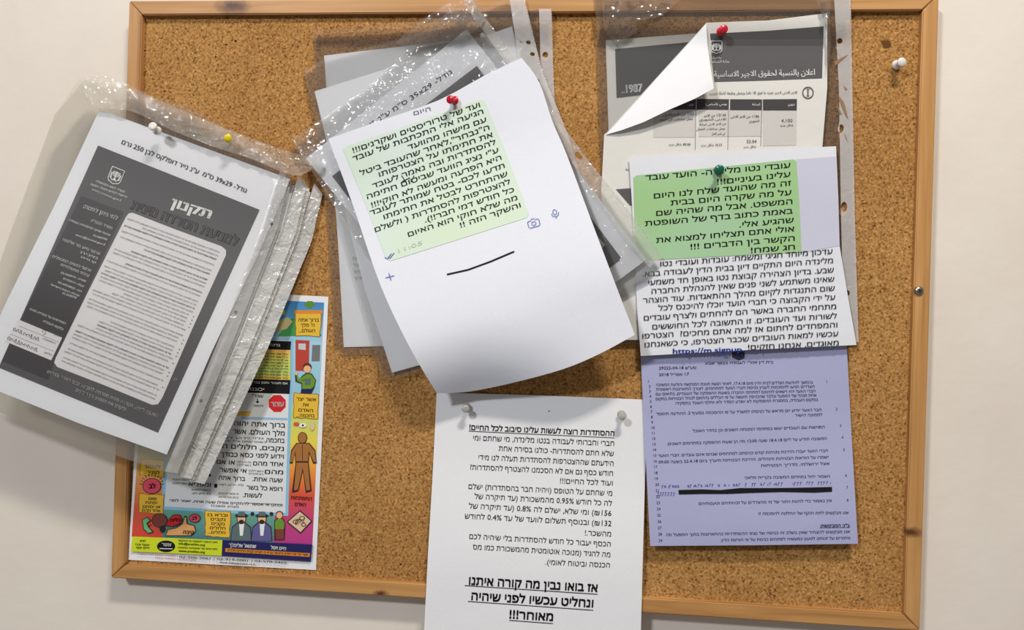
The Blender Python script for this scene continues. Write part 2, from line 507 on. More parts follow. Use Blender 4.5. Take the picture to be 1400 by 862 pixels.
def kp(px, py):
    p = U(px, py, D_RAIL); return p.x, p.z + HH + RW


for side, kn in (('top', [kp(318, 9) + (.022, .010)]), ('bottom', [kp(520, 812) + (.009, .004)]), ('left', []), ('right', [kp(1246, 728) + (.012, .006)])):
    link_mesh('frame_rail', rail(side), mat_wood('pine_' + side, side in ('left', 'right'), kn, {'top': 1, 'bottom': 5, 'left': 9, 'right': 13}[side]), board, smooth=False)

# screw in the frame
metal = flat('screw_metal', (170, 165, 155), .3); metal.node_tree.nodes['Principled BSDF'].inputs['Metallic'].default_value = 1


def lathe(name, prof, seg=24):
    """profile [(radius, height)] turned about the z axis"""
    bm = bmesh.new(); rings = []
    for r, z in prof:
        if r < 1e-6: rings.append([bm.verts.new((0, 0, z))]); continue
        rings.append([bm.verts.new((r * math.cos(2 * math.pi * i / seg), r * math.sin(2 * math.pi * i / seg), z)) for i in range(seg)])
    for a, b in zip(rings, rings[1:]):
        for i in range(seg):
            j = (i + 1) % seg
            if len(a) == 1: bm.faces.new((a[0], b[i], b[j]))
            elif len(b) == 1: bm.faces.new((a[i], a[j], b[0]))
            else: bm.faces.new((a[i], a[j], b[j], b[i]))
    bmesh.ops.recalc_face_normals(bm, faces=bm.faces[:])
    me = bpy.data.meshes.new(name); bm.to_mesh(me); bm.free()
    for p in me.polygons: p.use_smooth = True
    return me


sc = lathe('screw', [(.0050, 0), (.0049, .0006), (.0042, .0018), (.0026, .0026), (0, .0029)])
p = U(1256, 398, D_RAIL - .0002)
o = bpy.data.objects.new('screw', sc); sc.materials.append(metal); C.objects.link(o); o.parent = board; o.location = p - board.location; o.rotation_euler = (math.pi / 2, 0, 0)
o['label'] = 'steel cross-head screw'
sl = flat('slot_dark', (30, 27, 25))
for ang in (.35, .35 + math.pi / 2):
    me = box_mesh('cross_slot', -.0021, .0021, -.0004, .0004, .0023, .0031); me.materials.append(sl)
    s_ = bpy.data.objects.new('cross_slot', me); C.objects.link(s_); s_.parent = o; s_.rotation_euler = (0, 0, ang)

# pin holes and the torn patch in the cork
cd_ = lambda x, y: D_CORK
ik = Ink(cd_, .00015)
for x, y, r in ((322, 56, 2), (310, 61, 1.4), (352, 53, 1.2), (354, 63, 1.2), (295, 78, 1.6), (198, 69, 1.5), (225, 125, 1.5), (286, 61, 1.2), (1175, 815, 1.2), (1175, 733, 1.3), (400, 63, 1),
                (267, 79, 1.1), (390, 66, 1.1), (545, 395, 1.1), (510, 700, 1.2), (548, 772, 1.6), (474, 790, 1.3), (530, 600, 1.1), (1243, 338, 1.4)):
    ik.disc((x, y), r, r * .8, 8)
ik.done('pin_hole', flat('hole_dark', (58, 34, 16)), board, kind='stuff')
ik = Ink(cd_, .0002)
ik.poly([(1204, 57), (1208, 55), (1211, 57), (1214, 54), (1217, 58), (1219, 61), (1217, 65), (1212, 66), (1208, 66), (1207, 62)], 0)
ik.done('torn_patch', flat('torn_cork', (98, 62, 26)), board, 'dark torn hole in the cork')

# ---------------------------------------------------------------- shared paper and ink materials
WHITE = paper_mat('paper_white', (236, 236, 240), .10)
COOL = paper_mat('paper_cool', (230, 232, 242), .10)
GREYW = paper_mat('paper_copy', (222, 219, 214), .16)
BLACK = flat('ink_black', (38, 36, 40))
BLACKB = flat('ink_deep_black', (22, 21, 24))
GREY = flat('ink_grey', (96, 94, 97))
TONER = flat('toner_grey', (88, 86, 88), .5, .3)
TONERD = flat('toner_dark', (66, 63, 65), .5, .3)
FILM = film_mat('clear_film', .04, .28, 24, rough=.055, folds=.9, gloss=.65)
FILMC = film_mat('crinkled_film', .07, .75, 45, rough=.05, folds=1.6, gloss=.85)
FILMT = film_mat('smooth_film', .03, .10, 10, rough=.07, gloss=.45)
FILMG = film_mat('clouded_film', .26, .9, 50, (236, 234, 226), rough=.05, folds=1.8, gloss=1.1)
STRIP = film_mat('frosted_strip', .72, .3, 50, (240, 238, 238), .25)
STRIPW = film_mat('white_strip', .88, .9, 60, (244, 243, 240), .22, 1.0)
STRIPT = film_mat('frosted_strip_clear', .42, .5, 50, (240, 238, 234), .2, .8)

# ================================================================= pocket and sheet builder


SEAM = film_mat('welded_seam', .35, .2, 80, (250, 248, 244), .16, gloss=2.2)


def seam(parent, pts, dfn, w=1.5, gap=4.2):
    """embossed weld along the strip's outer edge: a row of small raised pyramids"""
    v = []; f = []; rr = random.Random(len(pts) + int(pts[0][0]))
    for a, b in zip(pts, pts[1:]):
        a = Vector(a); b = Vector(b); L = (b - a).length
        if L < 25: continue
        t = (b - a) / L; q = Vector((-t.y, t.x)); k = 0.0
        while k < L - 2:
            if rr.random() < .7:
                c = a + t * k + q * rr.uniform(-.3, .9); n = len(v); l = rr.uniform(1.0, 2.0)
                for p in (c - t * l, c - q * w * .6, c + t * l, c + q * w * .6): v.append(U(p.x, p.y, dfn(p.x, p.y) + .0002))
                v.append(U(c.x, c.y, dfn(c.x, c.y) + rr.uniform(.0004, .0011)))
                f += [(n, n + 1, n + 4), (n + 1, n + 2, n + 4), (n + 2, n + 3, n + 4), (n + 3, n, n + 4)]
            k += gap
    me = bpy.data.meshes.new('welded_seam'); me.from_pydata(v, [], f); me.update()
    for p in me.polygons:
        if p.normal.y > 0: p.flip()
    link_mesh('welded_seam', me, SEAM, parent, None, 'stuff', smooth=False)


def pocket(name, label, group, film_q, d_front, d_back, film, strip_q=None, holes=(), strip_mat=None, seed=0, amp=.0005, cell=9):
    """clear punched pocket: back film, front film and the frosted binding strip with its punched holes"""
    base = U(*film_q[3], d_back(*film_q[3]))
    t = thing(name, label, 'plastic sleeve', base, group)
    wob = lambda f, s: (lambda x, y: f(x, y) + amp * nz(x, y, 38, s) + amp * .6 * nz(x, y, 14, s + 3))
    sheet('back_film', dense(film_q, 14), wob(d_back, seed), film, t, cell, 0, 0)
    sheet('front_film', dense(film_q, 14), wob(d_front, seed + 1), film, t, cell, 0, 0)
    if strip_q:
        hl = []
        for (x, y, a, b, r) in holes:
            hl.append([(x + a * math.cos(k) * math.cos(r) - b * math.sin(k) * math.sin(r), y + a * math.cos(k) * math.sin(r) + b * math.sin(k) * math.cos(r)) for k in [-2 * math.pi * i / 12 for i in range(12)]])
        seam(t, strip_q[:len(strip_q) // 2 + 1], wob(d_front, seed + 1))
        sheet('binding_strip', [dense(strip_q, 14)] + hl, wob(d_front, seed + 1), strip_mat or STRIP, t, cell, .0001, 0)
    return t


# ================================================================= poster (behind the hanging packet)
PD = lambda x, y: .0162 + .0004 * nz(x, y, 120, 4)
PQ = [(197, 393), (449, 406), (432, 780), (175.5, 766)]
poster = thing('prayer_poster', 'colourful cartoon-style Hebrew prayer poster with yellow footer, half hidden by the hanging pocket bundle', 'poster', U(170, 767, .016))
sheet('paper', dense(PQ), PD, WHITE, poster)


def ramp_mat(name, stops):
    m = bpy.data.materials.new(name); m.use_nodes = True; nt = m.node_tree; b = nt.nodes['Principled BSDF']
    tc = nt.nodes.new('ShaderNodeTexCoord'); sp = nt.nodes.new('ShaderNodeSeparateXYZ'); nt.links.new(tc.outputs['Generated'], sp.inputs[0])
    cr = nt.nodes.new('ShaderNodeValToRGB'); e = cr.color_ramp.elements
    e[0].position = stops[0][0]; e[0].color = lin(stops[0][1]); e[1].position = stops[-1][0]; e[1].color = lin(stops[-1][1])
    for p_, c_ in stops[1:-1]:
        q = e.new(p_); q.color = lin(c_)
    nt.links.new(sp.outputs['Z'], cr.inputs[0]); nt.links.new(cr.outputs[0], b.inputs['Base Color']); b.inputs['Roughness'].default_value = .45
    return m


def prt(name, mat, shapes, e=.0003, label=None, dfn=PD, parent=None):
    ik = Ink(dfn, e)
    for s in shapes: ik.poly(s, 9)
    return ik.done(name, mat, parent or poster, label)


RB = ramp_mat('rainbow_right', [(0, (190, 60, 140)), (.1, (196, 66, 120)), (.2, (222, 84, 60)), (.3, (240, 150, 60)), (.42, (236, 214, 80)), (.52, (200, 216, 110)), (.62, (150, 200, 220)), (.82, (170, 214, 232)), (.93, (84, 156, 206)), (1, (60, 130, 190))])
LB = ramp_mat('rainbow_left', [(0, (214, 70, 60)), (.12, (224, 96, 64)), (.25, (226, 160, 80)), (.4, (170, 190, 90)), (.7, (110, 180, 110)), (1, (80, 160, 200))])
TEAL = ramp_mat('teal_band', [(0, (70, 120, 130)), (1, (110, 170, 150))])
prt('art_background', RB, [[(320, 408), (443, 414), (427, 745), (372, 742), (374, 700), (392, 702), (398, 462), (320, 458)]])
prt('art_background', LB, [[(204, 402), (320, 408), (320, 458), (240, 462), (224, 694), (224, 736), (180, 734)]])
prt('art_background', TEAL, [[(223, 694), (376, 702), (374, 742), (222, 736)]], .00032)
GLOW = flat('print_sky', (140, 196, 226))
prt('text_panel_border', GLOW, [[(236, 458), (401, 463), (394, 706), (220, 697)]], .0004)
prt('text_panel', flat('print_panel', (224, 226, 228)), [[(240, 462), (397, 466), (390, 702), (225, 693)]], .0005)
prt('hill', flat('print_green', (70, 150, 80)), [[(380, 460), (388, 448), (398, 436), (410, 434), (420, 440), (436, 452), (440, 460)]], .0004)
prt('hill', flat('print_sand', (206, 190, 140)), [[(376, 440), (394, 434), (400, 440), (392, 450), (374, 454)]], .00042)
prt('tree_crown', flat('print_leaf', (96, 140, 50)), [[(416, 417), (420, 412), (427, 412), (431, 417), (425, 422), (420, 421)]], .00045)
ik = Ink(PD, .00045)
ik.disc((386, 427), 4)
ik.done('sun_print', flat('print_sun', (240, 210, 70)), poster)
YB = flat('print_parchment', (232, 188, 64)); YBD = flat('print_parchment_edge', (150, 90, 40))
scrolls = [[(404, 428), (439, 427), (437, 460), (405, 459)], [(402, 538), (435, 540), (434, 573), (402, 571)], [(193, 628), (224, 630), (223, 652), (192, 650)],
           [(191, 676), (224, 678), (222, 703), (190, 700)], [(281, 699), (315, 701), (313, 735), (281, 733)], [(270, 552), (300, 553), (300, 570), (270, 569)]]
scrolls[5] = [(324, 562), (342, 563), (341, 569), (324, 568)]
for q in scrolls:
    q2 = dense(q, 5); q2 = [(x + random.uniform(-.7, .7), y + random.uniform(-.7, .7)) for x, y in q2]
    cx = sum(a[0] for a in q) / 4; cy = sum(a[1] for a in q) / 4
    prt('scroll_edge', YBD, [[(cx + (x - cx) * 1.05, cy + (y - cy) * 1.05) for x, y in q2]], .0006)
    prt('scroll_print', YB, [q2], .0007)
ik = Ink(PD, .0007)
ik.line([(402, 427), (441, 427)], 5); ik.done('scroll_roll', flat('print_orange', (222, 140, 50)), poster)
TI = Ink(PD, .0009)
for t_, L, R, h in [('ברוך אתה', (408, 440), (436, 440), 4.2), ('ה\' מלך', (411, 447), (430, 447), 4), ('העולם...', (408, 454.5), (431, 454.5), 4),
                    ('אשר יצר', (405, 548), (432, 549), 4.2), ('את', (414, 556), (422, 556), 4), ('האדם', (408, 563), (428, 564), 4), ('בחכמה...', (405, 570.5), (430, 571), 4),
                    ('לעמוד', (197, 640), (219, 641), 4), ('לפניך...', (196, 648), (218, 649), 4),
                    ('שאם', (203, 684), (214, 684.5), 3.6), ('יפתח', (199, 689.5), (215, 690), 3.6), ('או יסתם', (195, 695), (219, 695.7), 3.6), ('אחד מהם', (194, 700), (219, 701), 3.6),
                    ('וברא בו', (284, 706), (311, 707), 3.6), ('נקבים', (288, 712), (308, 713), 3.6), ('נקבים', (289, 718), (307, 719), 3.6), ('חלולים', (287, 724), (308, 725), 3.6), ('חלולים...', (284, 730), (308, 731), 3.6),
                    ('התפתחות', (397.5, 683), (426, 685), 4.4), ('האדם', (403, 692), (418, 693), 4.4), ('קיבה', (249, 730), (264, 730.5), 4), ('לב', (204, 667), (211, 667), 5), ('כליה', (233, 712), (247, 711), 3.5), ('לב', (262, 710), (268, 710), 3.5),
                    ('ברוך אתה יהוה', (320, 582), (390, 585), 5.6), ('מלך העולם. אשר', (318, 593), (389, 596), 5.6), ('בחכמה,', (362, 605), (389, 606), 5.6), ('נקבים, חלולים ח', (304, 613), (388, 617), 5.4),
                    ('וידוע לפני כסא כבודך', (301, 624), (388, 627.5), 5.4), ('או אם', (296, 634.5), (321, 635.5), 5.2), ('אחד מהם', (346, 636.5), (387, 638), 5.2),
                    ('מהם', (362, 648), (387, 649), 5.2), ('אי אפשר', (300, 645.5), (337, 647), 5.2), ('ברוך אתה', (299, 656), (335, 658), 5.2), ('שעה אחת.', (345, 658), (386, 660), 5.2),
                    ('ו', (293, 667), (297, 667), 5), ('רופא כל בשר', (337, 669.5), (386, 672), 5.2), ('לעשות.', (332, 680), (358, 681), 5.2), ('ומפליא', (258, 665), (288, 666), 5), ('י ז', (264, 653), (288, 654), 5),
                    ('עצור!', (345, 543), (360, 543.5), 3.5), ('ולהמשיך', (346, 556), (360, 556.5), 2.2)]:
    TI.text(t_, L, R, h, .012)
TI.line([(352, 545), (352, 550)], 1.2); TI.poly([(349.5, 549), (354.5, 549), (352, 552)], 0)
TI.line([(334, 688), (386, 690)], .5)
TI.done('printed_text', BLACKB, poster, kind='stuff')
TI = Ink(PD, .0009)
fill = ['עד שלא תפתח אחד מהם', 'אי אפשר להתקיים', 'שאם יסתם אחד מהם', 'גלוי וידוע לפני']
for L, R, h in [((303, 604), (360, 606)), ((300, 600), (360, 601)), ((348, 613), (341, 613)), ((324, 633), (343, 634)), ((324, 637), (343, 638)), ((340, 645), (360, 646)), ((340, 649), (360, 650)), ((299, 664), (333, 665)), ((299, 670), (333, 671)), ((299, 676), (326, 677)), ((299, 681), (326, 682)), ((236, 657), (258, 658)), ((236, 662), (258, 663)), ((262, 671), (288, 672)), ((262, 676), (288, 677))] and [(a, b, 2.2) for a, b in [((303, 604), (360, 606)), ((300, 600), (360, 601)), ((324, 633), (343, 634)), ((324, 637), (343, 638)), ((340, 645), (360, 646)), ((340, 649), (360, 650)), ((299, 664), (333, 665)), ((299, 676), (326, 677)), ((299, 681), (326, 682)), ((236, 657), (258, 658)), ((236, 662), (258, 663)), ((262, 671), (288, 672)), ((262, 676), (288, 677))]]:
    TI.text(random.choice(fill), L, R, h)
TI.text('וסתם אי אפשר להתקיים אפילו שעה אחת, יאמר לפני', (232, 686), (386, 693), 3, .01); TI.text('מנהג אשכנז', (288, 693), (326, 695), 2.6)
TI.done('small_print', BLACK, poster, kind='stuff')
prt('black_heading', BLACKB, [[(338, 465), (398, 467), (397, 479), (336, 477)]], .0007)
prt('black_heading', BLACKB, [[(333, 518), (397, 520), (396, 539), (330, 537)]], .0007)
prt('highlighted_block', ramp_mat('block_ramp', [(0, (236, 190, 80)), (.25, (190, 214, 110)), (.7, (220, 214, 100)), (1, (240, 180, 90))]), [[(336, 477), (397, 479), (397, 520), (333, 518)]], .0007)
TI = Ink(PD, .0009)
for k in range(9):
    y = 484 + k * 4.1
    TI.text(random.choice(['אשר יצר את האדם בחכמה וברא בו נקבים', 'חלולים חלולים גלוי וידוע לפני כסא', 'כבודך שאם יפתח אחד מהם או יסתם']), (340, y), (394, y + 2), 2.3, .01)
TI.done('small_print', BLACK, poster, kind='stuff')
TI = Ink(PD, .001)
TI.text('ברכה אשר יצר', (345, 472), (383, 474), 3); TI.text('אם תעצור ותכון בברכה', (340, 524), (393, 526), 2.6); TI.text('יכוננה', (338, 534), (361, 535), 4); TI.text('עצור', (370, 556), (388, 556), 6, .02)
TI.done('white_lettering', flat('print_white', (235, 235, 232)), poster, kind='stuff')
prt('stop_octagon_rim', flat('print_white', (235, 235, 232)), [[(379 + 13.5 * math.cos(a), 552 + 13.5 * math.sin(a)) for a in [math.pi / 8 + k * math.pi / 4 for k in range(8)]]], .0006)
prt('stop_octagon', flat('print_red', (206, 40, 44)), [[(379 + 12.5 * math.cos(a), 552 + 12.5 * math.sin(a)) for a in [math.pi / 8 + k * math.pi / 4 for k in range(8)]]], .0008)
prt('blue_rule', flat('print_lightblue', (150, 190, 220)), [[(330, 570), (393, 572), (393, 575), (330, 573)]], .0007)
prt('booth', flat('print_brick', (190, 70, 56)), [[(404, 465), (423, 466), (422, 508), (404, 507)]], .0006)
prt('booth_window', flat('print_ltgrey', (200, 204, 206)), [[(408, 470), (418, 470), (418, 479), (408, 478)]], .0008)
prt('grey_sign', flat('print_grey', (120, 120, 122)), [[(427, 472), (438, 472), (437, 494), (426, 494)]], .0006)
OL = flat('print_outline', (50, 44, 44))


def toon(parts):
    """printed drawing: list of (material, polygon or disc)"""
    for k, (m_, nm, sh) in enumerate(parts):
        for o_, e_ in ((1.0, .0010 + k * .00006),):
            ik = Ink(PD, e_)
            if len(sh) == 4 and not isinstance(sh[0], (tuple, list)): ik.disc(sh[:2], sh[2], sh[3])
            else: ik.poly(sh, 0)
            ik.done(nm, m_, poster)


SK = flat('print_skin', (236, 186, 140)); GR = flat('print_shirt', (110, 150, 50)); BRN = flat('print_brown', (170, 112, 60)); HAIR = flat('print_hair', (96, 52, 30))
GC = flat('print_coat', (96, 112, 116)); PC = flat('print_purple', (100, 96, 150)); NAV = flat('print_navy', (38, 36, 92)); PINK = flat('print_pink', (220, 80, 100)); BEI = flat('print_beige', (224, 196, 160)); TAN = flat('print_tan', (216, 160, 100))
DBR = flat('print_darkbrown', (130, 66, 56)); YEL = flat('print_yellow', (206, 218, 44))
toon([(OL, 'boy_outline', [(403, 510), (408, 520), (413, 514), (419, 510), (426, 511), (432, 520), (430, 530), (426, 538), (412, 538), (412, 525), (404, 522)]),
      (GR, 'boy_shirt', [(405, 511), (409, 519), (414, 515), (420, 511.5), (425, 512), (431, 520), (429, 529), (425, 532), (413, 532), (413, 524), (406, 521)]),
      (NAV, 'boy_trousers', [(412, 532), (426, 532), (426, 538), (411, 538)]),
      (HAIR, 'boy_hair', (420, 502, 6, 5.5)), (SK, 'boy_face', (420, 505, 5, 5)), (SK, 'boy_hand', (405, 511, 2, 2.5)), (GC, 'boy_book', [(417, 518), (425, 518), (424, 526), (417, 526)])])
toon([(OL, 'figure_outline', [(405, 606), (423, 606), (431, 616), (433, 634), (428, 634), (423, 620), (422, 634), (426, 672), (418, 674), (414, 644), (408, 672), (399, 674), (404, 634), (403, 620), (400, 634), (396, 634), (398, 616)]),
      (BRN, 'figure_body', [(406, 607), (422, 607), (430, 617), (432, 632), (429, 632), (422, 617), (421, 634), (424, 670), (419, 671), (414, 640), (407, 670), (402, 671), (405, 634), (404, 617), (400, 632), (397, 632), (399, 617)]),
      (OL, 'belt', [(405, 631), (421, 631), (421, 633), (405, 633)]), (OL, 'figure_head_outline', (413.5, 599, 6.5, 8)), (BRN, 'figure_head', (413.5, 599, 5.5, 7)),
      (PINK, 'mouth_drawing', (405, 580, 4, 2.5)), (BEI, 'ear_drawing', (427, 583, 3, 6)), (flat('print_white2', (240, 240, 238)), 'eye_drawing', (414, 582, 5, 3)), (OL, 'eye_pupil', (414, 582, 1.5, 1.5))])
toon([(OL, 'diamond_outline', [(410, 698), (427, 713), (411, 730), (392, 714)]), (BEI, 'diamond', [(410, 700), (425, 713), (411, 728), (394, 714)]), (DBR, 'diamond_pattern', (404, 714, 4, 3)), (BEI, 'diamond_pattern', (404, 714, 2.5, 1.8)), (OL, 'diamond_pattern', (413, 709, 4, 3)), (BEI, 'diamond_pattern', (413, 709, 2.6, 2)), (DBR, 'diamond_pattern', (415, 718, 3.5, 2.6)), (BEI, 'diamond_pattern', (415, 718, 2.2, 1.4))])
for x, y, coat, hat in ((330, 721, GC, GC), (358, 721, PC, GC)):
    toon([(OL, 'man_outline', [(x - 15, y + 19), (x - 13, y), (x - 6, y - 6), (x + 6, y - 6), (x + 13, y), (x + 14, y + 19)]),
          (coat, 'man_coat', [(x - 14, y + 19), (x - 12, y + 1), (x - 5, y - 5), (x + 5, y - 5), (x + 12, y + 1), (x + 13, y + 19)]),
          (flat('print_white', ()), 'man_shirt', [(x - 3, y - 5), (x + 4, y - 5), (x + 2, y + 12), (x - 2, y + 12)]), (OL, 'man_head_outline', (x, y - 11, 6.3, 7.3)), (SK, 'man_face', (x, y - 11, 5.4, 6.4)),
          (OL, 'man_beard', (x, y - 7, 3.6, 3)), (OL, 'man_hat_outline', (x, y - 15.5, 9, 2.6)), (hat, 'man_hat', [(x - 5, y - 15), (x - 4, y - 21), (x + 4, y - 21), (x + 5, y - 15)])])
toon([(OL, 'child_outline', [(375, 739), (375, 712), (380, 708), (387, 709), (390, 716), (389, 739)]), (GR, 'child_shirt', [(376, 724), (376, 713), (381, 709), (386, 710), (389, 716), (388, 724)]), (DBR, 'child_trousers', [(377, 724), (388, 724), (388, 738), (377, 738)]), (HAIR, 'child_hair', (382, 703, 5, 4)), (SK, 'child_face', (382, 705, 4, 4.5))])
for fx, fy in ((420, 505), (330, 710), (358, 710), (382, 705)):
    toon([(OL, 'eye_print', (fx - 1.8, fy - .6, .6, .7)), (OL, 'eye_print', (fx + 1.8, fy - .6, .6, .7))])
ik = Ink(PD, .0012)
for k in range(11):
    a = math.pi * (1.02 + .096 * k); ik.line([(207.5 + 13.5 * math.cos(a), 663 + 11.5 * math.sin(a)), (207.5 + 16.5 * math.cos(a), 663 + 15 * math.sin(a))], .7)
for x in (345, 371): ik.disc((x, 703), 2.6)
ik.line([(413.5, 608), (413.5, 630)], .7); ik.line([(412, 520), (424, 520)], .6)
for k in range(3):
    ik.line([(410 + 6 * math.cos(a / 3), 714 + 4 * math.sin(a / 3 * 2 + k)) for a in range(19)], .6)
ik.line([(196, 716), (205, 713)], .7); ik.line([(199, 722), (207, 718)], .7)
ik.line([(240, 724), (243, 717), (247, 722), (246, 730)], .8)
ik.disc((222, 724), 4, 5)
ik.done('drawing_lines', OL, poster, kind='stuff')
toon([(OL, 'heart_outline', (207.5, 665, 13, 11)), (PINK, 'heart_drawing', (207.5, 665, 12, 10)), (OL, 'intestine_outline', (218, 712, 11, 10)), (DBR, 'intestine_drawing', (218, 712, 10, 9)),
      (OL, 'stomach_outline', [(226, 733), (229, 724), (240, 722), (249, 716), (252, 706), (255, 706), (256, 716), (266, 719), (268, 727), (262, 733)]), (TAN, 'stomach_drawing', [(227, 732.4), (230, 725), (241, 723), (250, 717), (252.6, 708), (254.5, 708), (255, 717), (265, 720), (267, 727), (261, 732.4)]),
      (OL, 'kidney_outline', [(226, 720), (229, 712), (237, 704), (246, 704), (250, 711), (246, 717), (236, 721)]), (flat('print_red', ()), 'kidney_drawing', [(227, 719), (230, 712.6), (237.5, 705), (245.5, 705), (249, 711), (245, 716), (235.6, 720)]),
      (OL, 'small_heart_outline', (266, 709, 8, 6)), (PINK, 'small_heart_drawing', (266, 709, 7, 5)),
      (OL, 'leaf_outline', [(194, 712), (201, 707), (206, 712), (201, 716), (204, 722), (210, 728), (203, 730), (196, 724)]), (flat('print_mint', (110, 190, 130)), 'leaf_drawing', [(195, 712), (201, 708.4), (204.6, 712), (200, 716), (203, 722), (208, 727.6), (203, 729), (197, 723.6)])])
TI2 = Ink(PD, .0022); TI2.text('לב', (203, 668), (212, 668), 5.5, .02); TI2.text('כליה', (233, 714), (247, 713), 3.8, .02); TI2.text('קיבה', (250, 730), (265, 730.5), 4.2, .02); TI2.text('לב', (262, 711), (269, 711), 4, .02)
TI2.done('drawing_caption', BLACKB, poster, kind='stuff')
prt('yellow_footer', YEL, [[(181, 734), (304, 739), (303, 760.5), (179, 754.5)]], .0023)
prt('navy_footer', NAV, [[(304, 739), (427, 745), (425, 768.5), (303, 760.5)]], .0023)
prt('footer_strip', flat('print_orange', ()), [[(308, 750), (424, 757), (423, 762), (308, 755)]], .0026)
ik = Ink(PD, .0026); ik.disc((227, 747.5), 12.5, 8, 20); ik.done('oval_badge', BLACKB, poster)
TI = Ink(PD, .0028)
TI.text('שמואל אלימלך', (313, 748), (350, 750), 4.2, .03); TI.text('חיים זיסל', (370, 751.5), (391, 753), 4.2, .03); TI.text('אשר', (221, 747), (234, 747.5), 4, .02); TI.line([(218, 750.5), (236, 751)], 1)
TI.done('white_lettering', flat('print_white', ()), poster, kind='stuff')
TI.v = []; 
TI = Ink(PD, .0028)
for t_, L, R, h in [('לציון', (191, 741), (199, 741.5), 2.4), ('יוסף צבי', (185, 746), (204, 747), 2.4), ('חיים יוסף', (186, 750.5), (204, 751), 2.4), ('info@areshlm.org', (244, 745), (280, 747), 2.6), ('www.areshlm.org', (244, 755), (280, 757), 2.8),
                    ('תוכן ההפצה להזמנות נא להתקשר', (243, 740.5), (297, 743), 2), ('לפרטים על אופציות נוספות', (243, 750), (297, 752.5), 2), ('אשר יצר את האדם בחכמה וברא בו נקבים נקבים חלולים חלולים', (311, 754), (421, 760.5), 2.6),
                    ('02-500-2061 | 02-919-0001 | 03-570-5422', (245, 763.5), (392, 771.5), 2.6), ('www.designposter.co.il', (300, 770.5), (348, 773.5), 2.4)]:
    TI.text(t_, L, R, h, .015)
TI.done('small_print', BLACKB, poster, kind='stuff')
TI = Ink(PD, .0028); TI.text('הפוסטר הודפס לעילוי נשמת', (188, 758.5), (240, 761.5), 2); TI.text('ניתן להשיג את הפוסטר בחנות', (212, 764), (268, 767.5), 2); TI.done('red_small_print', flat('print_maroon', (170, 40, 60)), poster, kind='stuff')

# ================================================================= bottom notice
BD = lambda x, y: .0172 + .0085 * sm(600, 800, y) + .0010 * nz(x, y, 160, 9) * sm(560, 640, y)
notice = thing('paper_notice', 'white typed notice with bold underlined heading, held by two clear pins over the bottom rail', 'paper', U(580, 862, .026))
sheet('paper', dense([(597, 537), (740, 541), (886, 547), (882, 650), (879, 760), (875, 905), (578, 900), (585, 760), (592, 640)]), BD, WHITE, notice)


def c7(x, y): return (580 + x / 4.516, 530 + y / 4.516)
def c8(x, y): return (580 + x / 4.516, 690 + y / 4.516)


TI = Ink(BD)
TI.text('ההסתדרות רוצה לעשות עלינו סיבוב לכל החיים!', c7(278, 262), c7(1173, 300), 6.2, (.016, .03))
TI.line([c7(275, 270), c7(1175, 312)], .8)
TI.text('אז בואו נבין מה קורה איתנו', c8(275, 495), c8(1070, 541), 9.6, (.02, .04)); TI.line([c8(250, 502), c8(1070, 556)], 1.1)
TI.text('ונחליט עכשיו לפני שיהיה', c8(290, 590), c8(1043, 636), 9.6, (.02, .04)); TI.line([c8(270, 600), c8(1043, 655)], 1.1)
TI.text('מאוחר!!!', c8(525, 704), c8(795, 720), 9.6, (.02, .04)); TI.line([c8(525, 717), c8(795, 737)], 1.1)
TI.done('bold_text', BLACKB, notice, 'bold underlined lettering', kind='stuff')
TI = Ink(BD)
for t_, L, R in [('חברי וחברותי לעבודה בנטו מלינדה, מי שחתם ומי', c7(302, 327), c7(1172, 362)), ('שלא חתם להסתדרות- כולנו בסירה אחת', c7(460, 392), c7(1170, 425)),
                 ('הידעתם שההצטרפות להסתדרות תעלה לנו מידי', c7(335, 447), c7(1168, 486)), ('חודש כסף גם אם לא הסכמנו להצטרף להסתדרות?', c7(283, 508), c7(1165, 547)),
                 ('ועוד לכל החיים!!!', c7(838, 593), c7(1163, 607)), ('מי שחתם על הטופס (ויהיה חבר בהסתדרות) ישלם', c7(273, 627), c7(1160, 670)), ('לה כל חודש 0.95% מהמשכורת (עד תיקרה של', c7(310, 688), c7(1158, 732)),
                 ('156₪) ומי שלא, ישלם לה 0.8% (עד תיקרה של', c8(275, 25), c8(1155, 72)), ('132₪) ובנוסף תשלום לוועד של עד 0.4% לחודש', c8(250, 88), c8(1155, 135)), ('מהשכר.!', c8(992, 192), c8(1153, 199)),
                 ('הכסף יעבור כל חודש להסתדרות בלי שיהיה לכם', c8(278, 213), c8(1150, 262)), ('מה להגיד (מנוכה אוטומטית מהמשכורת כמו מס', c8(300, 278), c8(1148, 327)), ('הכנסה וביטוח לאומי).', c8(748, 372), c8(1145, 392))]:
    TI.text(t_, L, R, 6.2, (0, .014))
TI.disc((750.5, 562.5), .9)
TI.done('printed_text', BLACK, notice, kind='stuff')

# ================================================================= right-hand stack
ov = lambda x, y: .0068 * sm(66, 26, y)          # films and sheets lift where they cross the top rail
RB0 = lambda x, y: .0158 + ov(x, y)
RB1 = lambda x, y: .0172 + ov(x, y)
RF = lambda x, y: .0186 + ov(x, y)
R_FILM = [(813, -12), (1140, -12), (1147, 120), (1150, 300), (1154, 470), (880, 470), (832, 470), (824, 300), (818, 120)]
R_STRIP = [(1140, -12), (1163, -12), (1166, 150), (1169, 300), (1174, 468), (1154, 470), (1150, 300), (1147, 120)]
pocket('plastic_sleeve', 'clear punched plastic pocket pinned behind the Arabic notices, white holed strip on its side', None, R_FILM, RF, RB0, FILM, R_STRIP,
       [(1148, 56, 4, 4, 0), (1149.5, 176, 4, 6, .2), (1154, 283, 4.3, 7, 0), (1158, 401, 4, 4, 0)], STRIP, 11, .0004)
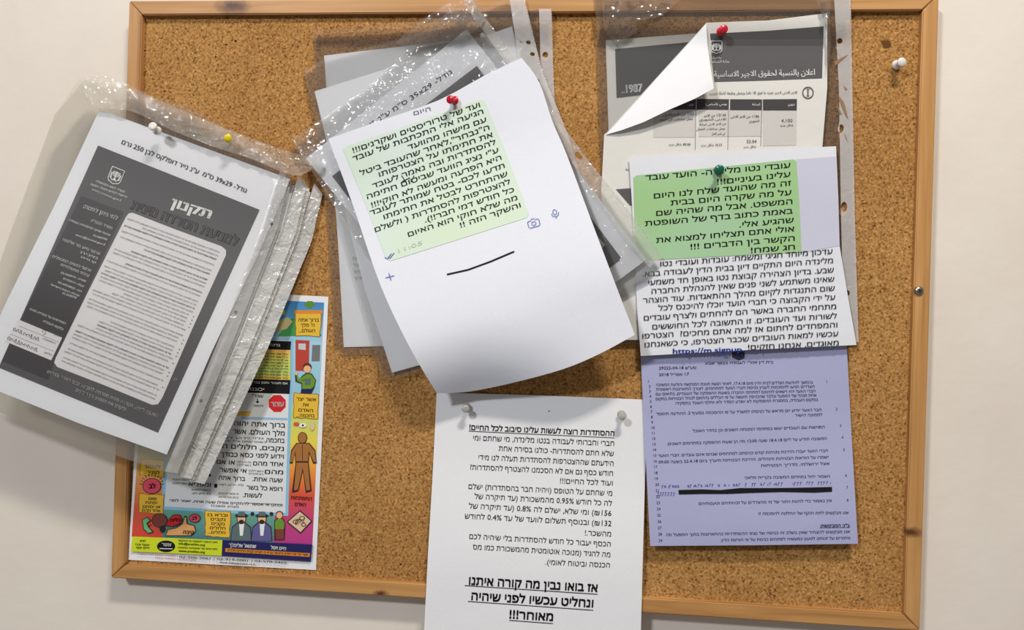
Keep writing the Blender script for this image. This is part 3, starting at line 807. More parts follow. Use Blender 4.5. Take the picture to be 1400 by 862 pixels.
# crinkled torn slits in the strip
ik = Ink(lambda x, y: RF(x, y), .0007)
for q in [[(1141, 68), (1156, 84), (1150, 78)], [(1141, 84), (1160, 74), (1150, 83), (1142, 90)], [(1144, 105), (1147, 110), (1143, 109)], [(1153, 117), (1159, 122), (1156, 123)], [(1146, 133), (1156, 158), (1160, 163), (1154, 140), (1147, 131)], [(1143, 140), (1151, 156), (1148, 156)], [(1154, 180), (1160, 195), (1156, 188)]]:
    ik.poly(q, 0)
o = ik.done('tear', flat('strip_tear', (150, 116, 84)), bpy.data.objects['plastic_sleeve'])

back_doc = thing('paper_notice', 'Arabic notice ending in the year 1987 on a dark header, visible above the folded corner', 'paper', U(830, 200, .017))
sheet('paper', dense([(828, 55), (1000, 42), (1000, 240), (834, 240)]), RB1, GREYW, back_doc)
prt('header_block', TONER, [[(841, 67), (960, 56), (960, 120), (843, 134)]], .0003, None, RB1, back_doc)
TI = Ink(RB1, .0006); TI.text('1987', (856, 127), (879, 125), 9, (.035, .02)); TI.text('..', (850, 127), (854, 127), 8)
TI.done('white_lettering', flat('print_white', ()), back_doc, kind='stuff')

AD = lambda x, y: .0212 + ov(x, y) + .0015 * sm(960, 830, x) * sm(60, 180, y) + .0006 * nz(x, y, 90, 2)
ar = thing('paper_notice', 'Arabic notice with dark header, table and ringed number, under a red pin', 'paper', U(826, 470, .021))
sheet('paper', dense([(966, 31), (1050, 28), (1131, 18), (1131, 120), (1124, 205), (1128, 330), (1130, 465), (838, 465), (822, 262), (826, 184), (830, 181)]), AD, GREYW, ar)
prt('header_block', TONER, [[(971, 46), (1050, 42), (1126, 36), (1124, 107), (1050, 110), (977, 112), (973, 80)]], .0003, None, AD, ar)


def a1(x, y): return (810 + x / 4.79, y / 4.79)
def a2(x, y): return (970 + x / 4.105, y / 4.105)


prt('table_heading', TONERD, [[a2(300, 558), a2(491, 556), a2(490, 620), a2(300, 620)], [a2(116, 557), a2(293, 558), a2(293, 619), a2(115, 618)], [a1(683, 648), a1(892, 650), a1(890, 720), a1(682, 718)], [a1(540, 655), a1(676, 648), a1(675, 717), a1(500, 720)]], .0003, None, AD, ar)
prt('table_cell_row', flat('cell_grey', (204, 200, 196)), [[a2(-60, 622), a2(290, 620), a2(290, 765), a2(-60, 768)], [a2(300, 622), a2(490, 622), a2(486, 815), a2(300, 820)], [a1(400, 770), a1(676, 722), a1(676, 900), a1(400, 900)]], .0003, None, AD, ar)
TI = Ink(AD, .0007)
TI.text('اعلان بالنسبة لحقوق الاجير الاساسية', a2(25, 432), a2(592, 420), 6.6, .012)
emblem(TI, (979.5, 64.5), 15, 17)
TI.text('دولة اسرائيل', a1(775, 385), a1(845, 382), 2.4, .01); TI.text('وزارة الصناعة', a1(775, 412), a1(895, 408), 2.6, .01)
TI.text('شهري', a2(440, 592), a2(478, 592), 2.6); TI.text('للساعة', a2(240, 592), a2(284, 592), 2.6); TI.text('يومي (اساس)', a1(740, 690), a1(880, 688), 2.4); TI.text('شهري', a1(630, 690), a1(664, 690), 2.4)
TI.done('white_lettering', flat('print_white', ()), ar, kind='stuff')
TI = Ink(AD, .0007)
for t_, L, R, h in [('الاجر الادنى لاجير عمره ما فوق 18 عاما ويعمل وظيفة كاملة حسب', a2(0, 530), a2(492, 524), 3), ('4,100', a2(403, 686), a2(466, 686), 3.8), ('شاقل جديد', a2(395, 710), a2(470, 708), 2.6),
                    ('1/186 من الاجر الادنى', a2(120, 660), a2(278, 660), 3), ('الشهري', a2(222, 686), a2(280, 684), 2.6), ('22.04', a2(208, 802), a2(264, 802), 3.6), ('شاقل جديد', a2(190, 830), a2(262, 828), 2.6),
                    ('1/21.66 من الاجر', a1(730, 765), a1(875, 760), 3), ('الادنى الشهري', a1(700, 790), a1(875, 786), 2.6), ('من الاجر الادنى لساعة', a1(700, 822), a1(875, 816), 2.6), ('عمل ساعات العمل', a1(680, 852), a1(870, 848), 2.6),
                    ('1/25 من الاجر الادنى', a1(460, 760), a1(664, 752), 3), ('عمل ساعات في اليوم', a1(440, 790), a1(660, 784), 2.6),
                    ('في نفس العمل', (973, 184), (991, 184), 2.6), ('شاقل جديد', (958, 200), (976, 199.5), 2.6), ('شاقل جديد', (914, 199), (932, 198.5), 2.6), ('70.53', (978, 200), (987, 199.5), 2.8), ('89.00', (934, 199), (944, 199), 2.8), ('(اساس اجر)', (880, 222), (925, 222), 2.6), ('اجر ساعة', (855, 233), (875, 233), 2.4)]:
    TI.text(t_, L, R, h, .004)
pts = [(1104.7 + 7.2 * math.cos(k * math.pi / 12), 126.7 + 7.6 * math.sin(k * math.pi / 12)) for k in range(25)]
TI.line(pts, 1.4); TI.line([(1104.7, 122), (1104.7, 131)], 1.6); TI.line([(1102.5, 122), (1107, 122)], .8); TI.line([(1102.5, 131), (1107, 131)], .8)
for L in ([(951.5, 135), (950.5, 205)], [(996.5, 135), (995, 205)], [(1042, 136), (1040, 200)]): TI.line(L, .4)
TI.done('printed_text', flat('ink_faded', (92, 88, 88)), ar, kind='stuff')
prt('printed_block', TONER, [[(842, 259), (880, 256), (880, 285), (861, 281)]], .0003, None, AD, ar)
# folded flap of the same sheet


def FD(x, y):
    # distance from the fold line (966,31)-(830,183)
    nx, ny = 152 / 204.0, 136 / 204.0
    q = max(0, (x - 966) * nx + (y - 31) * ny)
    return .0008 + AD(x, y) + .0135 * min(1, q / 60) ** .8


sheet('folded_corner', [(965.5, 32), (967, 60), (971, 90), (976, 121), (950, 135), (915, 150), (880, 167), (850, 178), (829, 184), (848, 163), (876, 133), (900, 105), (930, 73), (950, 50)], FD, WHITE, ar, 8, label='blank white folded-over corner')

# lavender sheet
LD = lambda x, y: .0200 + .0080 * sm(560, 745, y) + .0012 * nz(x, y, 110, 5)
lav = thing('paper_notice', 'lavender court letter with numbered lines and one blacked-out line, hanging below the message printout', 'paper', U(889, 747, .028))
LAVM = paper_mat('paper_lavender', (172, 174, 210), .2, 10)
sheet('paper', dense([(872, 440), (1150, 430), (1158, 478), (1165, 610), (1173, 744), (1030, 746), (889, 747), (882, 610), (876, 487)]), LD, LAVM, lav)


def l5(x, y): return (870 + x / 4.516, 470 + y / 4.516)
def l6(x, y): return (870 + x / 4.516, 600 + y / 4.516)


TI = Ink(LD)
for t_, L, R in [('בית דין אזורי לעבודה בבאר שבע', l5(425, 129), l5(845, 122)), ('סע"ש 29222-04-18', l5(140, 160), l5(370, 157)), ('17 אפריל 2018', l5(140, 201), l5(325, 197)),
                 ('בהמשך להודעות הצדדים לבית הדין מיום 17.4.18, לאחר הגשת תגובת המבקשת והודעת המשיבה', l5(122, 263), l5(1090, 247)), ('הצדדים הגיעו להסכמות לעניין כניסת חברי הוועד למתחמים, לצורך התארגנות ראשונית', l5(122, 291), l5(1100, 273)),
                 ('חברי הוועד יהיו רשאים להיכנס למתחמי החברה בשעות ההפסקה של העובדים, בתיאום עם', l5(120, 320), l5(1105, 301)), ('אחת מנהל של המפעל ובלבד שהכניסה תיעשה על פי הכללים בהתאם לנוהל הבטיחות במקום', l5(120, 350), l5(1112, 327)),
                 ('במקום העבודה, במסגרת ההפסקות לא יופרע הסדר ולא יוחלף העובד בתפקידו', l5(243, 377), l5(1122, 354)),
                 ('חבר הוועד יודיע יום מראש על כניסתו למשרד על פי ההסכמה בסעיף 2. ההודעה תימסר', l5(122, 443), l5(1143, 417)), ('לממונה הישיר', l5(980, 452), l5(1148, 447)),
                 ('הפגישות עם העובדים יעשו במתחמי המנוחה השונים וכן בחדר האוכל', l5(348, 548), l5(1163, 523)), ('המשיבה תודיע עד ליום 18.4.18 שעה 12:00 מה הן שעות ההפסקה במתחמים השונים.', l5(190, 628), l5(1175, 594)),
                 ('חברי הוועד יעברו הדרכת בטיחות קודם כניסתם למתחמים שבהם אינם עובדים. חברי הוועד', l6(135, 114), l6(1183, 82)), ('ישמרו על הוראות הבטיחות והנהלים. הדרכת הבטיחות תיערך ביום 22.4.18 בשעה 09:00', l6(137, 154), l6(1187, 122)),
                 ('אצל ירושלמי, מדריך הבטיחות', l6(770, 175), l6(1192, 162)), ('האמור יחול במתחם המשיבה בקריית מלאכי', l6(668, 250), l6(1195, 241)),
                 ('אין באמור כדי להוות ויתור של מי מהצדדים על זכויותיהם וטענותיהם', l6(385, 410), l6(1207, 391)), ('אנו מבקשים לתת תוקף של החלטה להסכמה זו', l6(755, 472), l6(1310, 466)),
                 ('אנו מבקשים להצהיר שאין בשלב זה כניסה של נציגי ההסתדרות כהתארגנות בתוך המפעל וזה', l6(185, 603), l6(1318, 583)), ('וויתורים על זכותנו לטעון כמעשיה לפתחים כניסת על פי הוראת הדין.', l6(520, 636), l6(1320, 622))]:
    TI.text(t_, L, R, 3.3, .008)
TI.text('ב"כ המבקשת:', l6(1135, 548), l6(1318, 546), 3.6, .03); TI.line([l6(1132, 552), l6(1318, 550)], .5)
for n_, (x, y) in zip('12345678', [l5(1175, 243), l5(1232, 412), l5(1257, 515), l5(1268, 587), l6(1278, 77), l6(1290, 235), l6(1297, 310), l6(1300, 388)]): TI.num(n_, (x, y), 3.4)
for n_ in range(1, 30):
    t_ = (n_ - 1) / 28; y = 522 + 218 * (t_ * .86 + .14 * t_ * t_); x = 885 + 14 * t_
    if 6 <= n_ <= 14 and x < 886: x += 1
    wd = 4.6 if n_ > 9 else 2.2
    TI.num(str(n_), (x + 1.5, y + 1.5), 3.6)
TI.done('printed_text', flat('ink_on_lavender', (52, 54, 88)), lav, kind='stuff')
ik = Ink(LD, .0006); ik.poly([l6(260, 318), l6(400, 314), l6(520, 318), l6(640, 306), l6(820, 306), l6(1000, 304), l6(1208, 299), l6(1209, 328), l6(1100, 334), l6(900, 330), l6(700, 336), l6(560, 342), l6(400, 342), l6(262, 345)]); ik.done('redaction_bar', BLACKB, lav, 'thick black marker bar')
ik = Ink(LD, .0005); ik.poly([(1001, 478), (1018, 476), (1018, 490), (1010, 493), (1001, 489)], 0); ik.done('crest_print', flat('crest_dark', (60, 60, 86)), lav)
ik = Ink(LD, .0005)
random.seed(3); x = 1200.0
while x > 140:
    if random.random() < .17: x -= 22; continue
    y = 310 - (x - 140) / 1060 * 24 - 5
    k = random.choice('abcd')
    a = [(x, y - 14), (x - 5, y - 18), (x - 9, y - 8), (x - 9, y)] if k == 'a' else [(x, y - 12), (x - 2, y)] if k == 'b' else [(x, y), (x - 6, y - 14), (x - 11, y - 6), (x - 4, y - 1)] if k == 'c' else [(x, y - 14), (x - 10, y - 15), (x - 8, y - 6), (x - 12, y + 5)]
    ik.line([l6(*q) for q in smooth_path(a, 3)], .65); x -= random.uniform(14, 20)
for x in (130, 146, 160, 176, 194, 212, 228): ik.line([l6(*q) for q in smooth_path([(x, 335), (x + 7, 332), (x + 6, 345), (x - 3, 355)], 3)], .6)
ik.done('handwriting', flat('ink_pen', (60, 66, 150)), lav, 'blue pen handwriting', kind='stuff')

# message printout (green bubble over white text)
GD = lambda x, y: .0245 + .0015 * sm(330, 200, y) + .0025 * sm(380, 480, y) + .0008 * nz(x, y, 100, 8)
msg = thing('message_printout', 'message printout with saturated green bubble, dense text and blue link, under the green pin', 'paper', U(876, 487, .028))
sheet('paper', dense([(860, 215), (1000, 208), (1143, 200), (1146, 270), (1148, 337), (1160, 410), (1171, 472), (1040, 478), (876, 487), (871, 420), (868, 355), (864, 280)]), GD, paper_mat('paper_msg', (226, 227, 234), .14), msg)
LIL = flat('print_lilac', (204, 203, 222))
prt('lilac_print', LIL, [[(1088, 218), (1143, 214), (1148, 336), (1095, 346)]], .0003, None, GD, msg)
GBM = bpy.data.materials.new('green_bubble'); GBM.use_nodes = True
_b = GBM.node_tree.nodes['Principled BSDF']; _t = GBM.node_tree.nodes.new('ShaderNodeTexCoord'); _n = GBM.node_tree.nodes.new('ShaderNodeTexNoise'); _n.inputs['Scale'].default_value = 9
_c = GBM.node_tree.nodes.new('ShaderNodeValToRGB'); _c.color_ramp.elements[0].position = .35; _c.color_ramp.elements[0].color = lin((160, 200, 140)); _c.color_ramp.elements[1].position = .65; _c.color_ramp.elements[1].color = lin((166, 202, 166))
GBM.node_tree.links.new(_t.outputs['Object'], _n.inputs[0]); GBM.node_tree.links.new(_n.outputs['Fac'], _c.inputs[0]); GBM.node_tree.links.new(_c.outputs[0], _b.inputs['Base Color']); _b.inputs['Roughness'].default_value = .7
prt('speech_bubble', GBM, [[(866, 243), (870, 240), (1085, 218), (1089, 221), (1093, 280), (1096, 345), (980, 351), (870, 357), (868, 320)]], .00045, 'saturated green bubble', GD, msg)


def g3(x, y): return (810 + x / 3.784, 170 + y / 3.784)
def g4(x, y): return (850 + x / 4.118, 330 + y / 4.118)


TI = Ink(GD, .0008)
for t_, L, R in [('עובדי נטו מלינדה- הועד עובד', g3(275, 290), g3(1025, 224)), ('עלינו בעיניים!!!', g3(645, 312), g3(1025, 271)), ('זה מה שהועד שלח לנו היום', g3(318, 384), g3(1028, 317)), ('על מה שקרה היום בבית', g3(405, 420), g3(1030, 365)),
                 ('המשפט. אבל מה שהיה שם', g3(330, 474), g3(1035, 412)), ('באמת כתוב בדף של השופטת', g3(272, 527), g3(1037, 461)), ('שהגיע אלי.', g3(760, 534), g3(1042, 508)), ('אולי אתם תצליחו למצוא את', g3(330, 614), g3(1045, 554)),
                 ('הקשר בין הדברים !!!', g3(508, 648), g3(1047, 603)), ('חג שמח!', g3(820, 667), g3(1048, 648))]:
    TI.text(t_, L, R, 6.5, .010, up=(-.03, -1))
TI.done('bubble_text', BLACKB, msg, kind='stuff')
TI = Ink(GD, .0008)
for t_, L, R in [('עדכון מיוחד חגיגי ומשמח: עובדות ועובדי נטו', g4(218, 142), g4(1188, 70)), ('מלינדה היום התקיים דיון בבית הדין לעבודה בבא.', g4(118, 199), g4(1190, 122)), ('שבע. בדיון הצהירה קבוצת נטו באופן חד משמעי', g4(150, 247), g4(1195, 175)),
                 ('שאינו משתמע לשני פנים שאין להנהלת החברה', g4(168, 296), g4(1198, 226)), ('שום התנגדות לקיום מהלך ההתאגדות. עוד הוצהר', g4(120, 348), g4(1200, 278)), ('על ידי הקבוצה כי חברי הועד יוכלו להיכנס לכל', g4(207, 391), g4(1203, 329)),
                 ('מתחמי החברה באשר הם להחתים ולצרף עובדים', g4(125, 447), g4(1208, 381)), ('לשורות ועד העובדים. זו התשובה לכל החוששים', g4(173, 497), g4(1212, 434)), ('והמפחדים לחתום אז למה אתם מחכים?  הצטרפו', g4(117, 548), g4(1215, 484)),
                 ('עכשיו למאות העובדים שכבר הצטרפו, כי כשאנחנו', g4(130, 597), g4(1220, 534)), ('מאוגדים, אנחנו חזקים!', g4(712, 613), g4(1222, 586))]:
    TI.text(t_, L, R, 6.3, .006, up=(-.03, -1))
TI.done('printed_text', BLACK, msg, kind='stuff')
TI = Ink(GD, .0008); TI.text('https://m.signup.', g4(288, 634), g4(690, 622), 6.0, .02, up=(-.03, -1)); TI.done('web_link', flat('ink_link', (30, 60, 150)), msg, 'blue bold web link', kind='stuff')

# ================================================================= centre stack
C1B = lambda x, y: .0158 + ov(x, y); C1P = lambda x, y: .0168 + ov(x, y); C1F = lambda x, y: .0178 + ov(x, y)
G_C = 'clear pockets under the red-pinned message'
pocket('plastic_sleeve', 'upright clear pocket behind the others, its straight white strip near the top frame', G_C, [(428, 42), (560, 30), (737, 12), (741, 150), (752, 480), (605, 484), (470, 486), (458, 470), (444, 260)], C1F, C1B, FILM,
       [(737, 12), (754, 12), (757, 110), (759, 150), (770, 480), (752, 480), (741, 150)], [(745.5, 75, 4, 4, 0)], STRIP, 21, .0004)
t = thing('paper_sheet', 'white sheet in the rearmost upright pocket of the stack', 'paper', U(470, 475, .017))
sheet('paper', dense([(443, 76), (580, 60), (690, 46), (735, 465), (600, 472), (470, 475), (462, 330)]), C1P, WHITE, t)
TI = Ink(C1P); 
for k, (a, b) in enumerate(((482, 490), (484, 488), (484, 492), (484, 498))): TI.text(['מס', 'על', 'הוא', 'תאריך'][k], (a, 356 + k * 9), (b + 3, 355 + k * 9), 4)
TI.done('printed_text', flat('ink_pale', (176, 172, 172)), t, kind='stuff')

C2B = lambda x, y: .0192 + ov(x, y); C2P = lambda x, y: .0203 + ov(x, y); C2F = lambda x, y: .0216 + ov(x, y)
pocket('plastic_sleeve', 'slightly tilted clear pocket whose strip crosses the top frame between its two neighbours', G_C, [(415, 98), (440, 82), (560, 50), (696, -4), (720, 80), (760, 170), (840, 440), (700, 470), (536, 520), (520, 510), (470, 330), (436, 190)], C2F, C2B, FILM,
       [(696, -6), (716, -6), (740, 92), (750, 118), (774, 178), (858, 440), (840, 442), (742, 180), (712, 100)], [(722.5, 58, 3.4, 2.6, .2), (728, 74, 3.4, 2.6, .2), (734, 112, 4, 4, 0)], STRIP, 31, .0005)
t = thing('paper_sheet', 'blank white sheet in the slightly tilted pocket, lower corner showing beside the message sheet', 'paper', U(536, 510, .02))
sheet('paper', dense([(430, 125), (560, 84), (700, 36), (735, 160), (810, 420), (680, 470), (536, 510), (500, 400), (452, 215)]), C2P, WHITE, t)

ext = lambda x, y: .0065 * sm(760, 860, x)
C3B = lambda x, y: .0230 + ov(x, y) * .9 + ext(x, y); C3P = lambda x, y: .0243 + ov(x, y) * .9 + ext(x, y); C3F = lambda x, y: .0264 + ov(x, y) * .9 + ext(x, y)
pocket('plastic_sleeve', 'steeply tilted crinkled pocket crossing the stack, bottom corner resting over the green bubble', G_C, [(398, 190), (418, 178), (500, 120), (615, 14), (640, 10), (690, 84), (808, 262), (862, 336), (895, 372), (842, 402), (668, 530), (650, 524), (500, 350)], C3F, C3B, FILMC,
       [(628, -8), (640, -8), (800, 214), (858, 286), (906, 352), (888, 366), (862, 336), (808, 262), (690, 84), (640, 12)], [(660, 48, 3.4, 3.4, 0), (791, 213, 3.6, 6.4, -.75)], STRIPT, 41, .0006)
t = thing('paper_notice', 'copied notice with dark grey border, steeply tilted and mostly behind the green-tinted message sheet', 'paper', U(655, 525, .024))
C3Q = [(418, 217), (638, 40), (884, 355), (664, 519)]
sheet('paper', dense(C3Q), C3P, WHITE, t)
prt('dark_border', TONER, [[(454, 241), (652, 90), (850, 354), (655, 505)]], .0003, None, C3P, t)
prt('white_panel', GREYW, [[(500, 245), (636, 141), (650, 137), (700, 208), (796, 300), (827.5, 335), (821, 341), (822, 347), (660, 462)]], .0006, None, C3P, t)
TI = Ink(C3P, .0006); TI.text('גודל- 39x29 ס"מ ע"נ ני', (508, 173), (619, 100), 5.6, .002); TI.done('printed_text', GREY, t, kind='stuff')
TI = Ink(C3P, .0009); TI.text('רמ', (817, 333), (822, 338), 3); TI.done('printed_text', BLACK, t, kind='stuff')


def MD(x, y):
    # distance down the sheet (pin at top): bulges outward towards the free lower edge, corner curls back
    q = ((x - 622) * .30 + (y - 133) * .953)
    d = .0345 + .030 * sm(60, 320, q) + .0018 * nz(x, y, 130, 6)
    t = min(1.0, max(0, (q - 292 - max(0, x - 640) * .22) / 104))
    d -= .0345 * t ** 2.5 * sm(860, 640, x)
    return d + .002 * sm(860, 700, x) * 0


ms = thing('message_printout', 'message sheet in pale green bubble with red pin, lower half blank and curling forward', 'paper', U(640, 540, .045))
sheet('paper', dense(smooth_path([(448, 190), (452, 198), (483, 282), (520, 390), (560, 475), (597, 538)], 4)[:-1] + smooth_path([(597, 538), (640, 536), (700, 524), (770, 505), (820, 484), (868, 458)], 4)[:-1] + smooth_path([(868, 458), (840, 385), (806, 295), (775, 212), (755, 165), (737, 112), (713, 79)], 4)[:-1] + smooth_path([(713, 79), (663, 103), (600, 137), (520, 165), (448, 190)], 3)[:-1], 12), MD, COOL, ms, 10)
PG = bpy.data.materials.new('pale_green'); PG.use_nodes = True
_b = PG.node_tree.nodes['Principled BSDF']; _t = PG.node_tree.nodes.new('ShaderNodeTexCoord'); _n = PG.node_tree.nodes.new('ShaderNodeTexNoise'); _n.inputs['Scale'].default_value = 8
_c = PG.node_tree.nodes.new('ShaderNodeValToRGB'); _c.color_ramp.elements[0].position = .35; _c.color_ramp.elements[0].color = lin((214, 230, 206)); _c.color_ramp.elements[1].position = .65; _c.color_ramp.elements[1].color = lin((216, 231, 222))
PG.node_tree.links.new(_t.outputs['Object'], _n.inputs[0]); PG.node_tree.links.new(_n.outputs['Fac'], _c.inputs[0]); PG.node_tree.links.new(_c.outputs[0], _b.inputs['Base Color']); _b.inputs['Roughness'].default_value = .75
prt('speech_bubble', PG, [[(469, 204), (474, 200), (656, 136), (662, 137), (694, 215), (723, 293), (720, 298), (534, 357), (528, 354), (500, 280)]], .0004, 'pale green bubble', MD, ms)


def m4(x, y): return (450 + x / 3.918, 130 + y / 3.918)


TI = Ink(MD, .0009)
UP = (-.28, -1)
for t_, L, R in [('ועד של טרוריסטים ושקרנים!!!', (130, 310), (810, 62)), ('הגיעה אלי התכתבות של עובד', (130, 354), (828, 98)), ('עם מישהו מהוועד', (425, 293), (845, 141)), ('ה"נבחר",לאחר שהעובד ביטל', (168, 432), (860, 183)), ('את חתימתו על הצטרפותו', (270, 438), (878, 222)),
                 ('להסתדרות ובה נאמר לעובד', (235, 500), (895, 262)), ('ע"י נציג הוועד שביטום חתימה', (205, 558), (910, 305)), ('היא הפרעה ומעשה לא חוקי!!!', (230, 603), (925, 345)), ('תדעו לכם- בטח שמותר לעובד', (222, 645), (942, 388)),
                 ('שהתחרט לבטל את חתימתו', (295, 666), (958, 432)), ('להצטרפות להסתדרות ( ולשלם', (248, 735), (973, 474)), ('כל חודש דמי חבר!!).', (515, 683), (993, 517)), ('מה שלא חוקי הוא האיום', (425, 760), (1010, 560)), ('והשקר הזה !!', (705, 711), (1028, 600))]:
    TI.text(t_, m4(*L), m4(*R), 6.0, .008, up=UP)
TI.line([(549, 240), (553, 246), (548, 250), (553, 247), (560, 243), (562, 249), (566, 240)], 1.3)
TI.done('bubble_text', BLACK, ms, kind='stuff')
TI = Ink(MD, .0006); TI.line([(611, 375.5), (640, 369), (670, 358), (703, 344)], 2.2); TI.done('pen_stroke', BLACKB, ms, 'thick black line')
TI = Ink(MD, .0006); TI.text('היום', m4(455, 108), m4(545, 82), 5, .002, up=UP); TI.done('printed_text', flat('ink_mid', (120, 118, 122)), ms, kind='stuff')
TI = Ink(MD, .0009); TI.text('11:05', (545, 346), (578, 334), 4.5, .0, up=UP); TI.done('faint_time', flat('ink_faint', (196, 208, 196)), ms, kind='stuff')
TI = Ink(MD, .0009)
TI.line([(526, 352), (530, 354), (535, 347)], 1.1); TI.line([(530.5, 351.5), (533, 353.5), (539, 346)], 1.1); TI.line([(527, 380), (539, 377)], .9); TI.line([(531.5, 373.5), (534.5, 383.5)], .9)


def rl(c, pts, w, rot):
    TI.line([(c[0] + x * math.cos(rot) - y * math.sin(rot), c[1] + x * math.sin(rot) + y * math.cos(rot)) for x, y in pts], w)


rl((729.7, 305), [(-8, -3), (-8, 4), (-6, 5.5), (6, 5.5), (8, 4), (8, -3), (6, -4), (3, -4), (2, -6), (-2, -6), (-3, -4), (-6, -4), (-8, -3)], .8, -.28)
rl((729.7, 305), [(3 * math.cos(a), .6 + 2.6 * math.sin(a)) for a in [k * math.pi / 6 for k in range(13)]], .8, -.28)
rl((759, 292), [(2.6 * math.cos(a), -2 + 3.6 * math.sin(a)) for a in [k * math.pi / 6 for k in range(13)]], .8, -.25)
rl((759, 292), [(-5, -1), (-4, 3), (0, 4.5), (4, 3), (5, -1)], .8, -.25); rl((759, 292), [(0, 4.5), (0, 7)], .8, -.25)
TI.done('blue_icon', flat('ink_blue', (60, 96, 180)), ms, 'blue line icons', kind='stuff')

# ================================================================= hanging pocket bundle


def HB(off):
    def f(x, y):
        # along the bundle: u across (to the right, down), v down the sheet
        u = ((x - 140) * .93 + (y - 150) * .37); v = (-(x - 140) * .37 + (y - 150) * .93)
        d = .0376 + .026 * sm(20, 300, v) - .007 * max(0, (u - 255) / 60) ** 1.6
        if v < 25: d -= .004 * (25 - v) / 60
        return max(.0180, d + off)
    return f


G_L = 'clear pockets of the hanging bundle'
DX = Vector((.93, .37)); DY = Vector((-.37, .93))


def hp(u, v): return tuple(Vector((140, 150)) + DX * u + DY * v)


for k in range(5):
    du = [50, 31, 26, 4, 0][k]; off = [-.0100, -.0076, -.0052, -.0026, 0][k]
    d0 = HB(off - .0005); d1 = HB(off + (.0030 if k == 4 else .0014))
    fq = [hp(-46 + du * .3, -26 - (4 - k) * 2), hp(110, -36 - (4 - k) * 3), hp(232 + du, -22), hp(256 + du, 6), hp(264 + du, 120), hp(262 + du * .8, 300), hp(262 + du * .6, 428), hp(120, 436), hp(-45, 436), hp(-55, 200), hp(-58, 30)]
    sq = [hp(256 + du, -14), hp(272 + du, -4), hp(282 + du, 60), hp(283 + du * .95, 220), hp(279 + du * .8, 424), hp(262 + du * .7, 428), hp(264 + du, 220), hp(262 + du, 60)]
    hl = [(*hp(272 + du * .97, v), 2.6, 2.6, 0) for v in ((60, 190, 320) if k == 4 else ())]
    lab = ['rearmost pocket of the hanging bundle, its strip outermost over the poster', 'fourth pocket back in the hanging bundle, seen as a thin layered edge', 'middle pocket of the hanging bundle, a strip between two others', 'second pocket from the front in the hanging bundle', 'front clear pocket of the hanging bundle, holding the dark bordered sheet'][k]
    pocket('plastic_sleeve', lab, G_L, fq, d1, d0, FILMT, sq, hl, [STRIPW, STRIPW, STRIPW, STRIPT, STRIPT][k], 50 + k * 4, .0003, 11)

for k, (u1, off, lab) in enumerate(((326, -.0091, 'blank sheet at the back of the hanging bundle, edge seen through the outer strip'), (302, -.0043, 'blank white sheet behind the dark bordered one in the hanging bundle'))):
    t = thing('paper_sheet', lab, 'paper', U(*hp(10, 420), HB(off)(*hp(10, 420))))
    sheet('paper', dense([hp(0, 8), hp(u1 - 20, 0), hp(u1 - 8, 120), hp(u1 - 12, 300), hp(u1 - 22, 405), hp(10, 408)]), HB(off), WHITE, t, 16)

ND = HB(.0008)
nt_ = thing('paper_notice', 'dark grey bordered Hebrew notice with white text panel, front sheet of the hanging bundle', 'paper', U(228, 622, .055))
sheet('paper', dense([(136, 150), (397, 245), (352, 350), (290, 480), (228, 622), (110, 580), (0, 536), (-40, 520), (10, 410), (75, 280)]), ND, WHITE, nt_, 14)
BQ = [(134, 199), (355, 287), (216, 592), (-2, 503)]
prt('dark_border', TONER, [dense(BQ, 30)], .00028, None, ND, nt_)
prt('dark_sidebar', TONERD, [[(111, 268), (169, 290), (118, 400), (74, 495), (66, 520), (2, 494), (60, 372)]], .0004, None, ND, nt_)
prt('white_panel', flat('panel_white', (228, 225, 226)), [[(172, 297), (176, 292), (181, 291), (240, 314), (303, 337), (309, 342), (309, 349), (262, 452), (222, 544), (216, 553), (208, 554), (145, 528), (78, 502), (74, 496), (76, 490), (120, 400)]], .00052, None, ND, nt_)
prt('form_box', flat('panel_white', ()), [[(25, 437), (85, 462), (70, 493), (7, 467)]], .00055, None, ND, nt_)
TI = Ink(ND, .00075)
NUP = (.40, -.92)
TI.text('גודל- 39x29 ס"מ  ע"נ נייר דופלקס לבן 250 גרם', (165.5, 196.5), (336, 264), 5.6, .004, up=NUP)
TI.text('למניעת הטרדה מינית', (178, 285), (323, 337), 11.5, .035, up=NUP)
TI.done('printed_text', BLACKB, nt_, kind='stuff')
TI = Ink(ND, .00095); TI.text('למניעת הטרדה מינית', (179, 285), (322.4, 336.8), 11.2, -.006, up=NUP); TI.done('outlined_lettering', flat('toner_mid', (104, 102, 104)), nt_, kind='stuff')
TI = Ink(ND, .0008)
TI.text('תקנון', (232, 282), (287, 299), 11, .04, up=NUP)
emblem(TI, (158, 241), 18, 22, .38)
